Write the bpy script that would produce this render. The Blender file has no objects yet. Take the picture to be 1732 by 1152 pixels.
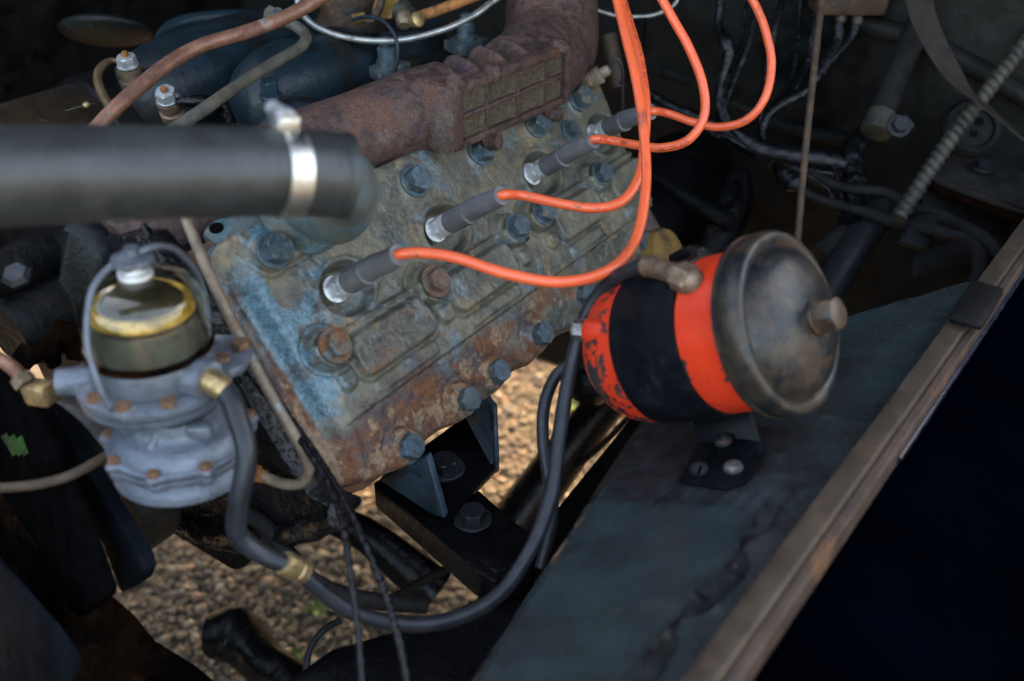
import bpy, bmesh, math, random
import numpy as np
from mathutils import Vector, Matrix

random.seed(7); rng = np.random.default_rng(7)
sc = bpy.context.scene
COL = sc.collection
PI = math.pi

# ------------------------------------------------------------------ camera
F, CX, CY = 1706.0, 866.0, 576.0
PITCH = math.radians(32.2)
CAM = np.array([0.0, 0.0, 1.30])
cam = bpy.data.cameras.new('camera'); camo = bpy.data.objects.new('camera', cam); COL.objects.link(camo)
camo.location = CAM; camo.rotation_euler = (PI/2 - PITCH, 0, 0)
cam.sensor_width = 36; cam.sensor_fit = 'HORIZONTAL'; cam.lens = F*36/1732
cam.clip_start = 0.02; cam.clip_end = 500
cam.dof.use_dof = True; cam.dof.focus_distance = 0.89; cam.dof.aperture_fstop = 3.8; cam.dof.aperture_blades = 9
sc.camera = camo

# engine axes: REAR along the crankshaft, OUT towards the near fender, origin H0 on the cylinder head
fw = np.array([0, math.cos(PITCH), -math.sin(PITCH)]); dn = np.array([0, -math.sin(PITCH), -math.cos(PITCH)]); rt = np.array([1., 0, 0])
REAR = np.array([.575, .818, 0]); REAR /= np.linalg.norm(REAR)
OUT = np.array([REAR[1], -REAR[0], 0]); UP = np.array([0, 0, 1.])
H0 = CAM + .736*(rt*(480-CX)/F + dn*(650-CY)/F + fw)
TILT = math.radians(54)
HV = OUT*math.cos(TILT) - UP*math.sin(TILT)
HN = np.cross(REAR, HV); HN = HN if HN[2] > 0 else -HN

# ------------------------------------------------------------------ world, sun, exposure
SUN_EL, SUN_DIR = math.radians(40), (-OUT*0.35 + REAR*0.94)
SUN_DIR = SUN_DIR/np.linalg.norm(SUN_DIR)
wd = bpy.data.worlds.new('World'); sc.world = wd; wd.use_nodes = True
wn = wd.node_tree; wn.nodes.clear()
sky = wn.nodes.new('ShaderNodeTexSky'); sky.sky_type = 'NISHITA'; sky.sun_disc = False
sky.sun_elevation = SUN_EL; sky.sun_rotation = math.atan2(SUN_DIR[0], SUN_DIR[1])
sky.air_density = 1.0; sky.dust_density = 4.0; sky.ozone_density = 1.0
bg = wn.nodes.new('ShaderNodeBackground'); bg.inputs['Strength'].default_value = 0.15
wo = wn.nodes.new('ShaderNodeOutputWorld')
wn.links.new(sky.outputs[0], bg.inputs[0]); wn.links.new(bg.outputs[0], wo.inputs[0])
sl = bpy.data.lights.new('sun', 'SUN'); sl.energy = 2.0; sl.angle = math.radians(0.6); sl.color = (1.0, .74, .44)
slo = bpy.data.objects.new('sun', sl); COL.objects.link(slo)
sdir = Vector(SUN_DIR*math.cos(SUN_EL) + UP*math.sin(SUN_EL))
slo.rotation_euler = sdir.to_track_quat('Z', 'Y').to_euler(); slo.location = (0, 0, 4)
sc.view_settings.view_transform = 'Standard'; sc.view_settings.look = 'None'
sc.view_settings.gamma = 1.0; sc.view_settings.exposure = 3.3
sc.view_settings.use_white_balance = True; sc.view_settings.white_balance_temperature = 8400; sc.view_settings.white_balance_tint = 10
sc.cycles.use_denoising = True
sc.cycles.max_bounces = 6; sc.cycles.use_adaptive_sampling = True; sc.cycles.adaptive_threshold = 0.02

# ------------------------------------------------------------------ coordinates
def at(x, y, z): return CAM + z*(rt*(x-CX)/F + dn*(y-CY)/F + fw)
def on(x, y, P0, N):
    r = rt*(x-CX)/F + dn*(y-CY)/F + fw
    return CAM + r*(((P0-CAM) @ N)/(r @ N))
def En(u, o, h): return H0 + REAR*u + OUT*o + UP*h            # engine coordinates, metres
def Hd(u, v, n=0.): return H0 + REAR*u + HV*v + HN*n          # cylinder head face coordinates, metres
def hor(x, y, h): return on(x, y, H0+UP*h, UP)
def ver(x, y, o): return on(x, y, H0+OUT*o, OUT)
def nrm(v): v = np.asarray(v, float); return v/(np.linalg.norm(v)+1e-12)
def frame(z, xh=None):
    z = nrm(z)
    if xh is None: xh = UP if abs(z[2]) < .9 else rt
    x = nrm(np.asarray(xh, float) - z*(np.asarray(xh, float) @ z)); y = np.cross(z, x)
    return np.stack([x, y, z], 1)

# ------------------------------------------------------------------ mesh helpers
WO = {}
def link(o, parent, origin):
    COL.objects.link(o); WO[o.name] = np.asarray(origin, float)
    if parent is not None:
        o.parent = parent; o.location = WO[o.name] - WO[parent.name]
    else: o.location = WO[o.name]
def tag(o, label=None, cat=None, group=None, kind=None):
    if label: o['label'] = label
    if cat: o['category'] = cat
    if group: o['group'] = group
    if kind: o['kind'] = kind
    return o
def thing(name, loc, label, cat, group=None):
    o = bpy.data.objects.new(name, None); o.empty_display_size = .02; link(o, None, loc)
    return tag(o, label, cat, group)
def mesh_data(name, V, Fc, mat, angle=38, attrs=None, uv=None):
    me = bpy.data.meshes.new(name); me.from_pydata([tuple(map(float, v)) for v in V], [], [tuple(f) for f in Fc])
    me.polygons.foreach_set('use_smooth', [True]*len(me.polygons))
    if angle < 179: me.set_sharp_from_angle(angle=math.radians(angle))
    if attrs:
        for k, a in attrs.items():
            at_ = me.attributes.new(k, 'FLOAT', 'POINT'); at_.data.foreach_set('value', np.asarray(a, np.float32))
    if uv is not None:
        l = me.uv_layers.new(name='UVMap'); idx = np.zeros(len(me.loops), np.int32); me.loops.foreach_get('vertex_index', idx)
        l.data.foreach_set('uv', np.asarray(uv, np.float32)[idx].ravel())
    if mat is not None: me.materials.append(M[mat] if isinstance(mat, str) else mat)
    return me
def make(name, VF, mat, parent=None, origin=None, angle=38, attrs=None, uv=None):
    V, Fc = np.asarray(VF[0], float), VF[1]
    if len(VF) > 2 and uv is None: uv = VF[2]
    if origin is None: origin = (V.min(0)+V.max(0))/2
    me = mesh_data(name, V-np.asarray(origin), Fc, mat, angle, attrs, uv)
    bm = bmesh.new(); bm.from_mesh(me); bmesh.ops.recalc_face_normals(bm, faces=bm.faces); bm.to_mesh(me); bm.free()
    if angle < 179: me.set_sharp_from_angle(angle=math.radians(angle))
    o = bpy.data.objects.new(name, me); link(o, parent, origin)
    return o
def place(name, me, P, R, parent=None, scale=1.):
    o = bpy.data.objects.new(name, me); link(o, parent, P)
    o.rotation_euler = Matrix([list(r) for r in R]).to_euler()
    o.scale = (scale,)*3 if np.isscalar(scale) else scale
    return o
def join(*parts):
    V, Fc, n = [], [], 0
    for p in parts:
        V.append(np.asarray(p[0], float)); Fc += [tuple(i+n for i in f) for f in p[1]]; n += len(p[0])
    return np.concatenate(V), Fc
def xf(VF, R, P): return (np.asarray(VF[0]) @ np.asarray(R).T + np.asarray(P), VF[1])
def smooth(pts, n=None, closed=False):
    p = np.asarray(pts, float); N = len(p)
    if n is None: n = max(4, 10)
    out = []
    rngs = range(N if closed else N-1)
    for i in rngs:
        if closed: a, b, c, d = p[(i-1) % N], p[i], p[(i+1) % N], p[(i+2) % N]
        else:
            b, c = p[i], p[i+1]; a = p[i-1] if i > 0 else 2*b-c; d = p[i+2] if i+2 < N else 2*c-b
        for k in range(n):
            t = k/n
            out.append(.5*((2*b)+(-a+c)*t+(2*a-5*b+4*c-d)*t*t+(-a+3*b-3*c+d)*t**3))
    if not closed: out.append(p[-1])
    return np.array(out)
def frames_along(P, closed=False):
    T = np.gradient(P, axis=0); T /= np.linalg.norm(T, axis=1)[:, None]+1e-12
    n0 = UP if abs(T[0] @ UP) < .9 else rt
    X = [nrm(n0 - T[0]*(n0 @ T[0]))]
    for i in range(1, len(P)):
        x = X[-1] - T[i]*(X[-1] @ T[i]); X.append(nrm(x))
    X = np.array(X); return T, X, np.cross(T, X)
def sweep(pts, r, seg=14, sm=8, caps=True, flat=None, rfun=None):
    """round tube through points; rfun(s in metres, t 0..1, angle) scales the radius; flat=(a,b) gives an oval"""
    P = smooth(pts, sm) if sm else np.asarray(pts, float)
    T, X, Y = frames_along(P); n = len(P)
    d = np.r_[0, np.cumsum(np.linalg.norm(np.diff(P, axis=0), axis=1))]
    rr = np.full(n, r) if np.isscalar(r) else np.interp(np.linspace(0, 1, n), np.linspace(0, 1, len(r)), r)
    ang = np.arange(seg)/seg*2*PI
    ra, rb = flat or (1, 1)
    V = np.zeros((n, seg, 3)); uv = np.zeros((n, seg, 2))
    for i in range(n):
        q = rr[i] if rfun is None else rr[i]*rfun(d[i], d[i]/d[-1], ang)
        V[i] = P[i] + (np.cos(ang)*q*ra)[:, None]*X[i] + (np.sin(ang)*q*rb)[:, None]*Y[i]
        uv[i, :, 0] = d[i]; uv[i, :, 1] = ang/(2*PI)
    Fc = []
    for i in range(n-1):
        for j in range(seg):
            k = (j+1) % seg
            Fc.append((i*seg+j, i*seg+k, (i+1)*seg+k, (i+1)*seg+j))
    if caps:
        Fc.append(tuple(range(seg))[::-1]); Fc.append(tuple((n-1)*seg+j for j in range(seg)))
    return V.reshape(-1, 3), Fc, uv.reshape(-1, 2)
def px(pts): return np.array([at(*p) for p in pts])
def lathe(prof, seg=32, R=None, P=(0, 0, 0), rf=None):
    """profile of (radius, height) about local z"""
    prof = np.asarray(prof, float); n = len(prof); ang = np.arange(seg)/seg*2*PI
    V = []
    for r, h in prof:
        q = r if rf is None else r*rf(ang, h)
        V.append(np.stack([np.cos(ang)*q, np.sin(ang)*q, np.full(seg, h)], 1))
    V = np.concatenate(V); Fc = []
    for i in range(n-1):
        for j in range(seg):
            k = (j+1) % seg; Fc.append((i*seg+j, i*seg+k, (i+1)*seg+k, (i+1)*seg+j))
    if prof[0, 0] > 1e-6: Fc.append(tuple(range(seg))[::-1])
    if prof[-1, 0] > 1e-6: Fc.append(tuple((n-1)*seg+j for j in range(seg)))
    if R is None: R = np.eye(3)
    return V @ np.asarray(R).T + np.asarray(P), Fc
def bev(VF, w, segs=2, ang=30):
    bm = bmesh.new(); vs = [bm.verts.new(tuple(v)) for v in VF[0]]
    for f in VF[1]:
        try: bm.faces.new([vs[i] for i in f])
        except ValueError: pass
    bmesh.ops.remove_doubles(bm, verts=bm.verts, dist=1e-6)
    bmesh.ops.recalc_face_normals(bm, faces=bm.faces)
    es = [e for e in bm.edges if len(e.link_faces) == 2 and e.calc_face_angle(0) > math.radians(ang)]
    bmesh.ops.bevel(bm, geom=es, offset=w, segments=segs, affect='EDGES', profile=.5, clamp_overlap=True)
    bm.verts.index_update(); V = np.array([v.co[:] for v in bm.verts]); Fc = [tuple(v.index for v in f.verts) for f in bm.faces]
    bm.free(); return V, Fc
def box(sx, sy, sz, R=None, P=(0, 0, 0), b=0.):
    V = np.array([[x, y, z] for x in (-.5, .5) for y in (-.5, .5) for z in (-.5, .5)])*[sx, sy, sz]
    Fc = [(0, 1, 3, 2), (4, 6, 7, 5), (0, 4, 5, 1), (2, 3, 7, 6), (0, 2, 6, 4), (1, 5, 7, 3)]
    VF = (V, Fc)
    if b: VF = bev(VF, b)
    return xf(VF, np.eye(3) if R is None else R, P)
def slab(pts, off, b=0.0):
    """polygon of 3-D points extruded by a vector"""
    p = np.asarray(pts, float); n = len(p); V = np.concatenate([p, p+np.asarray(off)])
    Fc = [tuple(range(n))[::-1], tuple(range(n, 2*n))] + [(i, (i+1) % n, n+(i+1) % n, n+i) for i in range(n)]
    return bev((V, Fc), b) if b else (V, Fc)
def fbm(x, y, z=0., s=1., o=4, seed=0.):
    from mathutils import noise as mn
    return mn.fractal(Vector((x*s+seed, y*s-seed, z*s)), 1.0, 2.0, o)
def jitter(V, amp, scale, seed=0.):
    V = np.array(V, float)
    from mathutils import noise as mn
    for i, v in enumerate(V):
        q = Vector(v*scale) + Vector((seed, seed, seed)); V[i] += amp*np.array(mn.noise_vector(q))
    return V
def grid_faces(n, m): return [(i*m+j, (i+1)*m+j, (i+1)*m+j+1, i*m+j+1) for i in range(n-1) for j in range(m-1)]
def sst(a, b, x): t = np.clip((x-a)/(b-a), 0, 1); return t*t*(3-2*t)

# ------------------------------------------------------------------ materials
M = {}
class NB:
    def __init__(s, name):
        s.m = bpy.data.materials.new(name); s.m.use_nodes = True; s.t = s.m.node_tree; s.t.nodes.clear()
        s.out = s.t.nodes.new('ShaderNodeOutputMaterial'); s.b = s.t.nodes.new('ShaderNodeBsdfPrincipled')
        s.t.links.new(s.b.outputs[0], s.out.inputs[0]); M[name] = s.m
        tc = s.t.nodes.new('ShaderNodeTexCoord'); oi = s.t.nodes.new('ShaderNodeObjectInfo')
        ad = s.t.nodes.new('ShaderNodeVectorMath'); ad.operation = 'ADD'
        mu = s.t.nodes.new('ShaderNodeMath'); mu.operation = 'MULTIPLY'; mu.inputs[1].default_value = 7.0
        s.L(oi.outputs['Random'], mu.inputs[0]); s.L(tc.outputs['Object'], ad.inputs[0]); s.L(mu.outputs[0], ad.inputs[1])
        s.co = ad.outputs[0]; s.uv = tc.outputs['UV']
    def L(s, a, b): s.t.links.new(a, b)
    def N(s, t): return s.t.nodes.new(t)
    def noise(s, scale, detail=5, rough=.6, dist=0., off=0., stretch=None):
        n = s.N('ShaderNodeTexNoise'); n.inputs['Scale'].default_value = scale; n.inputs['Detail'].default_value = detail
        n.inputs['Roughness'].default_value = rough; n.inputs['Distortion'].default_value = dist
        mp = s.N('ShaderNodeMapping'); mp.inputs['Location'].default_value = (off, off*1.7, -off)
        if stretch: mp.inputs['Scale'].default_value = stretch
        s.L(s.co, mp.inputs[0]); s.L(mp.outputs[0], n.inputs['Vector']); return n.outputs['Fac']
    def math(s, op, a, b=None):
        n = s.N('ShaderNodeMath'); n.operation = op
        for i, v in enumerate((a, b)):
            if v is None: continue
            if isinstance(v, (int, float)): n.inputs[i].default_value = v
            else: s.L(v, n.inputs[i])
        return n.outputs[0]
    def step(s, f, lo, hi):
        n = s.N('ShaderNodeMapRange'); n.interpolation_type = 'SMOOTHSTEP'
        n.inputs['From Min'].default_value = lo; n.inputs['From Max'].default_value = hi; s.L(f, n.inputs['Value']); return n.outputs[0]
    def mix(s, f, a, b, kind='RGBA', blend='MIX'):
        n = s.N('ShaderNodeMix'); n.data_type = kind; n.blend_type = blend
        ia, ib, io = (6, 7, 2) if kind == 'RGBA' else (2, 3, 0)
        if isinstance(f, (int, float)): n.inputs[0].default_value = f
        else: s.L(f, n.inputs[0])
        for i, v in ((ia, a), (ib, b)):
            if isinstance(v, (int, float)): n.inputs[i].default_value = v
            elif isinstance(v, (tuple, list)): n.inputs[i].default_value = (*v, 1)
            else: s.L(v, n.inputs[i])
        return n.outputs[io]
    def attr(s, name):
        n = s.N('ShaderNodeAttribute'); n.attribute_name = name; return n.outputs['Fac']
def mk(name, base, rough=.6, metal=0., layers=(), bump=(), spec=.4, var=.35, vscale=60, rvar=.15, coat=0.):
    """layers: (colour, rough, metal, noise scale, lo, hi, seed, attr or None, attr gain, detail)"""
    s = NB(name)
    n0 = s.noise(vscale, 4, .65, off=3.3)
    dark = tuple(c*(1-var) for c in base); lite = tuple(min(1, c*(1+var)) for c in base)
    c = s.mix(s.step(n0, .3, .7), dark, lite); r, m = rough, metal
    fn = s.noise(vscale*3.1, 3, .7, off=6.1); fine = s.step(fn, .32, .68)
    for i, ly in enumerate(layers):
        col, lr, lm, sc_, lo, hi, seed = ly[:7]; an = ly[7] if len(ly) > 7 else None; g = ly[8] if len(ly) > 8 else 0; dt = min(5, ly[9]) if len(ly) > 9 else 4
        f = s.noise(sc_, dt, .70, .3, off=seed)
        if an: f = s.math('ADD', f, s.math('MULTIPLY', s.attr(an), g))
        f = s.step(f, lo, hi)
        cv = s.mix(fine, tuple(x*.65 for x in col), tuple(min(1, x*1.35) for x in col))
        c = s.mix(f, c, cv); r = s.mix(f, r, lr, 'FLOAT'); m = s.mix(f, m, lm, 'FLOAT')
    r = s.math('ADD', r, s.math('MULTIPLY', s.math('SUBTRACT', fn, .5), rvar*2))
    s.L(c, s.b.inputs['Base Color'])
    s.L(r, s.b.inputs['Roughness'])
    if isinstance(m, (int, float)): s.b.inputs['Metallic'].default_value = m
    else: s.L(m, s.b.inputs['Metallic'])
    s.b.inputs['Specular IOR Level'].default_value = spec
    s.b.inputs['Coat Weight'].default_value = coat; s.b.inputs['Coat Roughness'].default_value = .25
    hsum = None
    for (bs, d, dt) in bump:
        q = s.math('MULTIPLY', s.noise(bs, min(dt, 3), .6, off=bs*.01), d)
        hsum = q if hsum is None else s.math('ADD', hsum, q)
    if hsum is not None:
        bn = s.N('ShaderNodeBump'); bn.inputs['Strength'].default_value = 1.0; bn.inputs['Distance'].default_value = 1.0
        s.L(hsum, bn.inputs['Height']); s.L(bn.outputs[0], s.b.inputs['Normal'])
    return s

RUST = (.17, .062, .026); DRUST = (.075, .032, .02); TAN = (.20, .145, .085); BLUE = (.072, .145, .178); OIL = (.022, .02, .018)
mk('head_iron', (.150, .130, .090), .42, .05, layers=[
    ((.082, .080, .064), .40, .1, 15, .44, .58, 1.0), ((.125, .150, .150), .34, .05, 26, .54, .62, 8.0, 'blue', .22), (BLUE, .26, .05, 22, .60, .72, 3.0, 'blue', .27),
    (TAN, .6, 0, 17, .56, .66, 2.0), ((.075, .052, .048), .6, 0, 15, .62, .78, 11.0, 'rust', .36), (RUST, .75, 0, 34, .62, .80, 4.0, 'rust', .31),
    ((.27, .165, .095), .75, 0, 52, .70, .80, 5.0, 'rust', .27), ((.19, .085, .04), .75, 0, 75, .64, .69, 6.0, 'rust', .05),
    ((.040, .036, .030), .35, 0, 24, .61, .70, 7.0), ((.20, .19, .16), .45, 0, 60, .66, .70, 9.0)], bump=[(320, .0009, 3), (70, .0006, 3)], vscale=70, var=.25, spec=.5)
mk('head_neck', (.085, .105, .100), .5, .05, layers=[(BLUE, .4, .05, 22, .46, .60, 3.), (TAN, .75, 0, 18, .52, .68, 2.), (RUST, .85, 0, 40, .64, .72, 4.)], bump=[(300, .0008, 5), (60, .0014, 4)], vscale=50, var=.25)
mk('head_lug', (0.1001, 0.112, 0.1031), .5, .05, layers=[((0.0539, 0.133, 0.153), .4, 0, 26, .48, .60, 3.), ((0.1925, 0.147, 0.09975), .75, 0, 24, .52, .66, 2.), (RUST, .85, 0, 40, .62, .72, 4.)], bump=[(300, .0008, 5)], vscale=50, var=.25)
mk('bolt_blue', (.075, .105, .12), .42, .35, layers=[((.17, .14, .095), .7, 0, 70, .52, .68, 1.), (RUST, .8, 0, 90, .66, .76, 2.), (BLUE, .35, .1, 60, .55, .66, 3.)],
   bump=[(600, .0004, 4)], vscale=150)
mk('bolt_rust', (.12, .085, .06), .6, .25, layers=[(RUST, .85, 0, 80, .48, .6, 1.), ((.10, .12, .12), .45, .3, 60, .55, .66, 3.)], bump=[(600, .0004, 4)], vscale=150)
mk('deck_rust', (.16, .075, .035), .8, 0, layers=[((.05, .04, .035), .6, 0, 22, .52, .66, 1.), ((.28, .13, .055), .85, 0, 40, .58, .7, 2.), ((.05, .08, .09), .5, 0, 18, .6, .68, 3.)], bump=[(200, .0014, 4)], vscale=50)
mk('bolt_dark', (.025, .028, .032), .45, .4, layers=[(DRUST, .8, 0, 80, .6, .72, 1.)], bump=[(600, .0003, 4)], vscale=150)
mk('manifold_rust', (0.07686, 0.0441, 0.03696), .55, .15, layers=[((0.1089, 0.0483, 0.03142), .75, 0, 22, .5, .66, 1.), ((0.1217, 0.08925, 0.07392), .45, .2, 12, .58, .70, 2.), ((0.05124, 0.0315, 0.03881), .5, .2, 30, .55, .68, 3.), ((0.2562, 0.07875, 0.02772), .85, 0, 34, .68, .76, 4.)],
   bump=[(420, .0016, 3)], vscale=120, var=.5)
mk('manifold_recess', (0.08183, 0.06124, 0.0371), .85, 0, layers=[((0.1075, 0.1037, 0.07323), .9, 0, 130, .52, .66, 1.), ((0.0716, 0.03952, 0.02441), .9, 0, 180, .52, .62, 2.)], bump=[(700, .0018, 5)], vscale=260, var=.5)
mk('orange_wire', (.80, .115, .040), .30, 0, layers=[((.30, .07, .035), .55, 0, 26, .58, .74, 1.), ((.09, .04, .03), .6, 0, 44, .64, .72, 2.)], bump=[(800, .0002, 3)], vscale=30, var=.07, rvar=.05, spec=.6)
mk('wire_print', (0.03, 0.01, 0.0075), .6)
mk('boot_grey', (.125, .120, .122), .5, 0, layers=[((.13, .11, .09), .7, 0, 50, .58, .72, 1.)], bump=[(500, .0003, 4)], vscale=60, var=.15)
mk('plug_metal', (.80, .80, .80), .42, .45, layers=[((.25, .22, .18), .5, .6, 120, .58, .70, 1.)], vscale=90, var=.15, bump=[(400, .0005, 3)])
mk('hose_rubber', (0.026, 0.028, 0.028), .34, 0, layers=[((0.06, 0.055, 0.045), .75, 0, 20, .56, .75, 1.)], bump=[(700, .0003, 4)], vscale=40, var=.25, spec=0.5)
mk('black_rubber', (.016, .018, .022), .34, 0, layers=[((.05, .05, .05), .7, 0, 60, .62, .75, 1.)], bump=[(700, .0002, 4)], vscale=60, spec=0.35)
mk('tape_black', (.0035, .0036, .0045), .22, 0, layers=[((0.028, 0.0266, 0.0238), .6, 0, 45, .60, .7, 1.)], bump=[(140, .0020, 4), (500, .0006, 3)], vscale=60, rvar=.1, spec=0.32)
mk('clamp_steel', (.60, .60, .57), .40, 1.0, layers=[((.4, .36, .28), .5, .8, 60, .55, .7, 1.)], vscale=90, var=.12)
mk('slot_dark', (.004, .004, .004), .9, spec=.0)
mk('pump_zinc', (0.1217, 0.1395, 0.1684), .42, .35, layers=[((.050, .046, .042), .6, 0, 34, .60, .72, 7.), ((0.2285, 0.2456, 0.2633), .6, .1, 40, .55, .7, 1.), ((0.08379, 0.09676, 0.1178), .5, .3, 22, .55, .7, 2.), ((0.1066, 0.07443, 0.0485), .8, 0, 60, .68, .78, 3.)], bump=[(350, .0007, 5), (90, .0010, 4)], vscale=70, var=.2)
mk('screw_rust', (.19, .105, .06), .55, .4, layers=[(RUST, .8, 0, 120, .5, .65, 1.)], vscale=200, bump=[(900, .0003, 3)])
mk('brass', (.48, .33, .16), .38, .85, layers=[((.16, .09, .045), .7, .2, 70, .52, .68, 1.)], vscale=120, var=.25, bump=[(500, .0004, 4)])
mk('brass_dull', (.22, .15, .10), .45, .6, layers=[((.10, .06, .04), .7, .2, 70, .5, .65, 1.)], vscale=120, var=.3, bump=[(500, .0005, 4)])
mk('filter_red', (.62, .036, .012), .34, 0, layers=[((.028, .022, .020), .6, 0, 40, .635, .645, 1., 'chip', .26, 9), ((.34, .035, .02), .5, 0, 40, .62, .7, 2.), ((.03, .022, .02), .6, 0, 34, .645, .655, 4.)],
   bump=[(500, .0002, 4)], vscale=25, var=.1, spec=.4)
mk('lid_bolt', (0.068, 0.0496, 0.0384), .4, .6, layers=[((0.128, 0.068, 0.04), .6, .3, 60, .5, .66, 1.), ((0.04, 0.04, 0.044), .35, .6, 50, .55, .66, 2.)], bump=[(500, .0004, 4)], vscale=90)
mk('plug_dull', (.30, .29, .29), .35, .9, layers=[((.10, .06, .05), .6, .4, 80, .52, .66, 1.)], vscale=90)
mk('band_black', (0.0042, 0.0049, 0.00665), .30, 0, layers=[((0.0098, 0.0119, 0.01575), .5, 0, 30, .52, .7, 1.), ((0.028, 0.021, 0.0175), .7, 0, 60, .70, .76, 2.)], bump=[(500, .0003, 4)], vscale=40, spec=.1)
mk('lid_patina', (0.0368, 0.029, 0.02257), .36, .3, layers=[((0.0135, 0.01561, 0.01847), .32, .3, 24, .46, .58, 1.), ((0.046, 0.0223, 0.01334), .5, .2, 30, .54, .66, 3.), ((0.1165, 0.08364, 0.0513), .5, .2, 44, .63, .69, 2.)], bump=[(400, .0004, 3)], vscale=90, var=.35)
mk('apron_paint', (0.02175, 0.03266, 0.03488), .28, .0, layers=[((0.01571, 0.01437, 0.01598), .5, 0, 12, .52, .66, 1., 'stain', .22), ((0.03926, 0.04705, 0.04795), .55, 0, 9, .56, .72, 2.), ((0.06041, 0.01828, 0.01308), .6, 0, 55, .72, .76, 3.), ((0.01209, 0.01306, 0.01598), .5, 0, 28, .62, .72, 6.)],
   bump=[(30, .0012, 4), (500, .0002, 4)], vscale=20, var=.22, spec=0.28)
mk('rail_paint', (0.04167, 0.02912, 0.02034), .5, .1, layers=[((0.05334, 0.02357, 0.01106), .7, 0, 22, .54, .68, 1.), ((0.04334, 0.03882, 0.02542), .5, 0, 16, .55, .68, 2.), ((0.02001, 0.01386, 0.01216), .5, 0, 30, .6, .72, 3.)], bump=[(300, .0005, 4)], vscale=40)
mk('rail_rust', (0.045, 0.027, 0.021), .6, .1, layers=[((0.09, 0.0372, 0.015), .8, 0, 30, .55, .68, 1.)], bump=[(300, .0005, 4)], vscale=40)
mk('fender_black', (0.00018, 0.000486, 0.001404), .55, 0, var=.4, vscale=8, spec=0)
mk('fender_edge', (0.0084, 0.0119, 0.0245), .25, .1, vscale=20, spec=.6)
mk('seam_dirt', (.014, .015, .017), .8, 0, layers=[((.085, .07, .05), .9, 0, 110, .60, .68, 1.), ((.005, .005, .006), .5, 0, 60, .54, .60, 2.)], bump=[(250, .002, 3)], vscale=120, var=.5, spec=.1)
mk('firewall_paint', (0.01172, 0.01172, 0.01055), .55, 0, layers=[((0.004687, 0.004687, 0.004687), .4, 0, 5, .48, .62, 1.), ((0.02344, 0.01953, 0.01484), .75, 0, 7, .56, .74, 2.), ((0.007031, 0.0125, 0.01172), .45, 0, 9, .56, .68, 3.), ((0.0625, 0.05859, 0.05078), .8, 0, 220, .73, .76, 4., None, 0, 2)], bump=[(25, .004, 4), (300, .0005, 4)], vscale=18, var=.35, spec=0.1)
mk('teal_flake', (0.00504, 0.00756, 0.008064), .5, 0, layers=[((0.00882, 0.0252, 0.02898), .45, 0, 24, .56, .66, 1.), ((0.01512, 0.00882, 0.00504), .8, 0, 40, .64, .74, 2.)], bump=[(200, .001, 4)], vscale=40, spec=0.25)
mk('plenum_dark', (0.0154, 0.021, 0.0224), .5, .1, layers=[((0.07, 0.0434, 0.0252), .7, 0, 12, .56, .72, 1.), ((0.014, 0.035, 0.0434), .45, 0, 20, .56, .68, 2.)], bump=[(200, .001, 4)], vscale=40, spec=0.25)
mk('tape_matt', (0.005, 0.005, 0.0055), .6, 0, bump=[(300, .0008, 4)], vscale=60, spec=0.15)
mk('ledge_steel', (0.027, 0.024, 0.021), .55, .15, layers=[((0.054, 0.03, 0.018), .8, 0, 26, .6, .72, 1.), ((0.012, 0.012, 0.0132), .5, 0, 12, .5, .64, 2.)], bump=[(200, .001, 4)], vscale=40, spec=0.2)
mk('column_grey', (0.012, 0.0126, 0.0138), .45, .1, layers=[((0.006, 0.0054, 0.0054), .6, 0, 16, .5, .66, 1.)], bump=[(200, .0006, 4)], vscale=40, spec=0.2)
mk('ochre_rust', (.20, .105, .025), .8, 0, layers=[((.06, .035, .015), .85, 0, 30, .5, .64, 1.)], bump=[(250, .0012, 4)], vscale=60)
mk('dark_iron', (0.00616, 0.00616, 0.006545), .5, .1, layers=[((0.01347, 0.01078, 0.00847), .7, 0, 20, .55, .7, 1.), ((0.00231, 0.00231, 0.002695), .35, 0, 14, .5, .62, 2.)], bump=[(160, .0014, 5), (30, .003, 3)], vscale=30, spec=0.1)
mk('frame_black', (0.0036, 0.00396, 0.00504), .30, 0, layers=[((0.00792, 0.0072, 0.00684), .6, 0, 14, .55, .7, 1.), ((0.018, 0.0108, 0.0072), .8, 0, 40, .68, .76, 2.)], bump=[(120, .0012, 5)], vscale=30, spec=0.2)
mk('oil_pan_black', (0.0064, 0.0064, 0.0072), .24, 0, layers=[((0.016, 0.0144, 0.0128), .6, 0, 20, .56, .7, 1.)], bump=[(40, .006, 5), (200, .001, 4)], vscale=30, spec=0.3)
mk('mount_blue', (0.02244, 0.04896, 0.06936), .42, .1, layers=[((0.01428, 0.01428, 0.01632), .5, 0, 22, .50, .62, 1.), ((0.1224, 0.0459, 0.02244), .8, 0, 40, .62, .72, 2.)], bump=[(200, .0010, 5)], vscale=50)
mk('intake_blue', (0.008984, 0.02005, 0.02696), .38, .05, layers=[((0.007603, 0.007603, 0.007258), .55, 0, 10, .48, .62, 1.), ((0.02592, 0.02005, 0.01382), .8, 0, 16, .62, .76, 2.), ((0.01037, 0.02938, 0.04147), .3, 0, 22, .62, .7, 3.)], bump=[(160, .0008, 5)], vscale=40, spec=0.35)
mk('carb_brown', (0.06375, 0.0375, 0.0225), .55, .2, layers=[((0.0225, 0.021, 0.0195), .5, 0, 18, .5, .64, 1.), ((0.195, 0.09, 0.03375), .7, .2, 22, .56, .70, 2.)], bump=[(200, .0010, 5)], vscale=50)
mk('lever_gold', (.33, .19, .05), .5, .5, layers=[((.12, .06, .02), .7, .1, 40, .52, .68, 1.), ((.10, .05, .05), .7, 0, 30, .6, .7, 2.)], bump=[(300, .0006, 4)], vscale=60)
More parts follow.
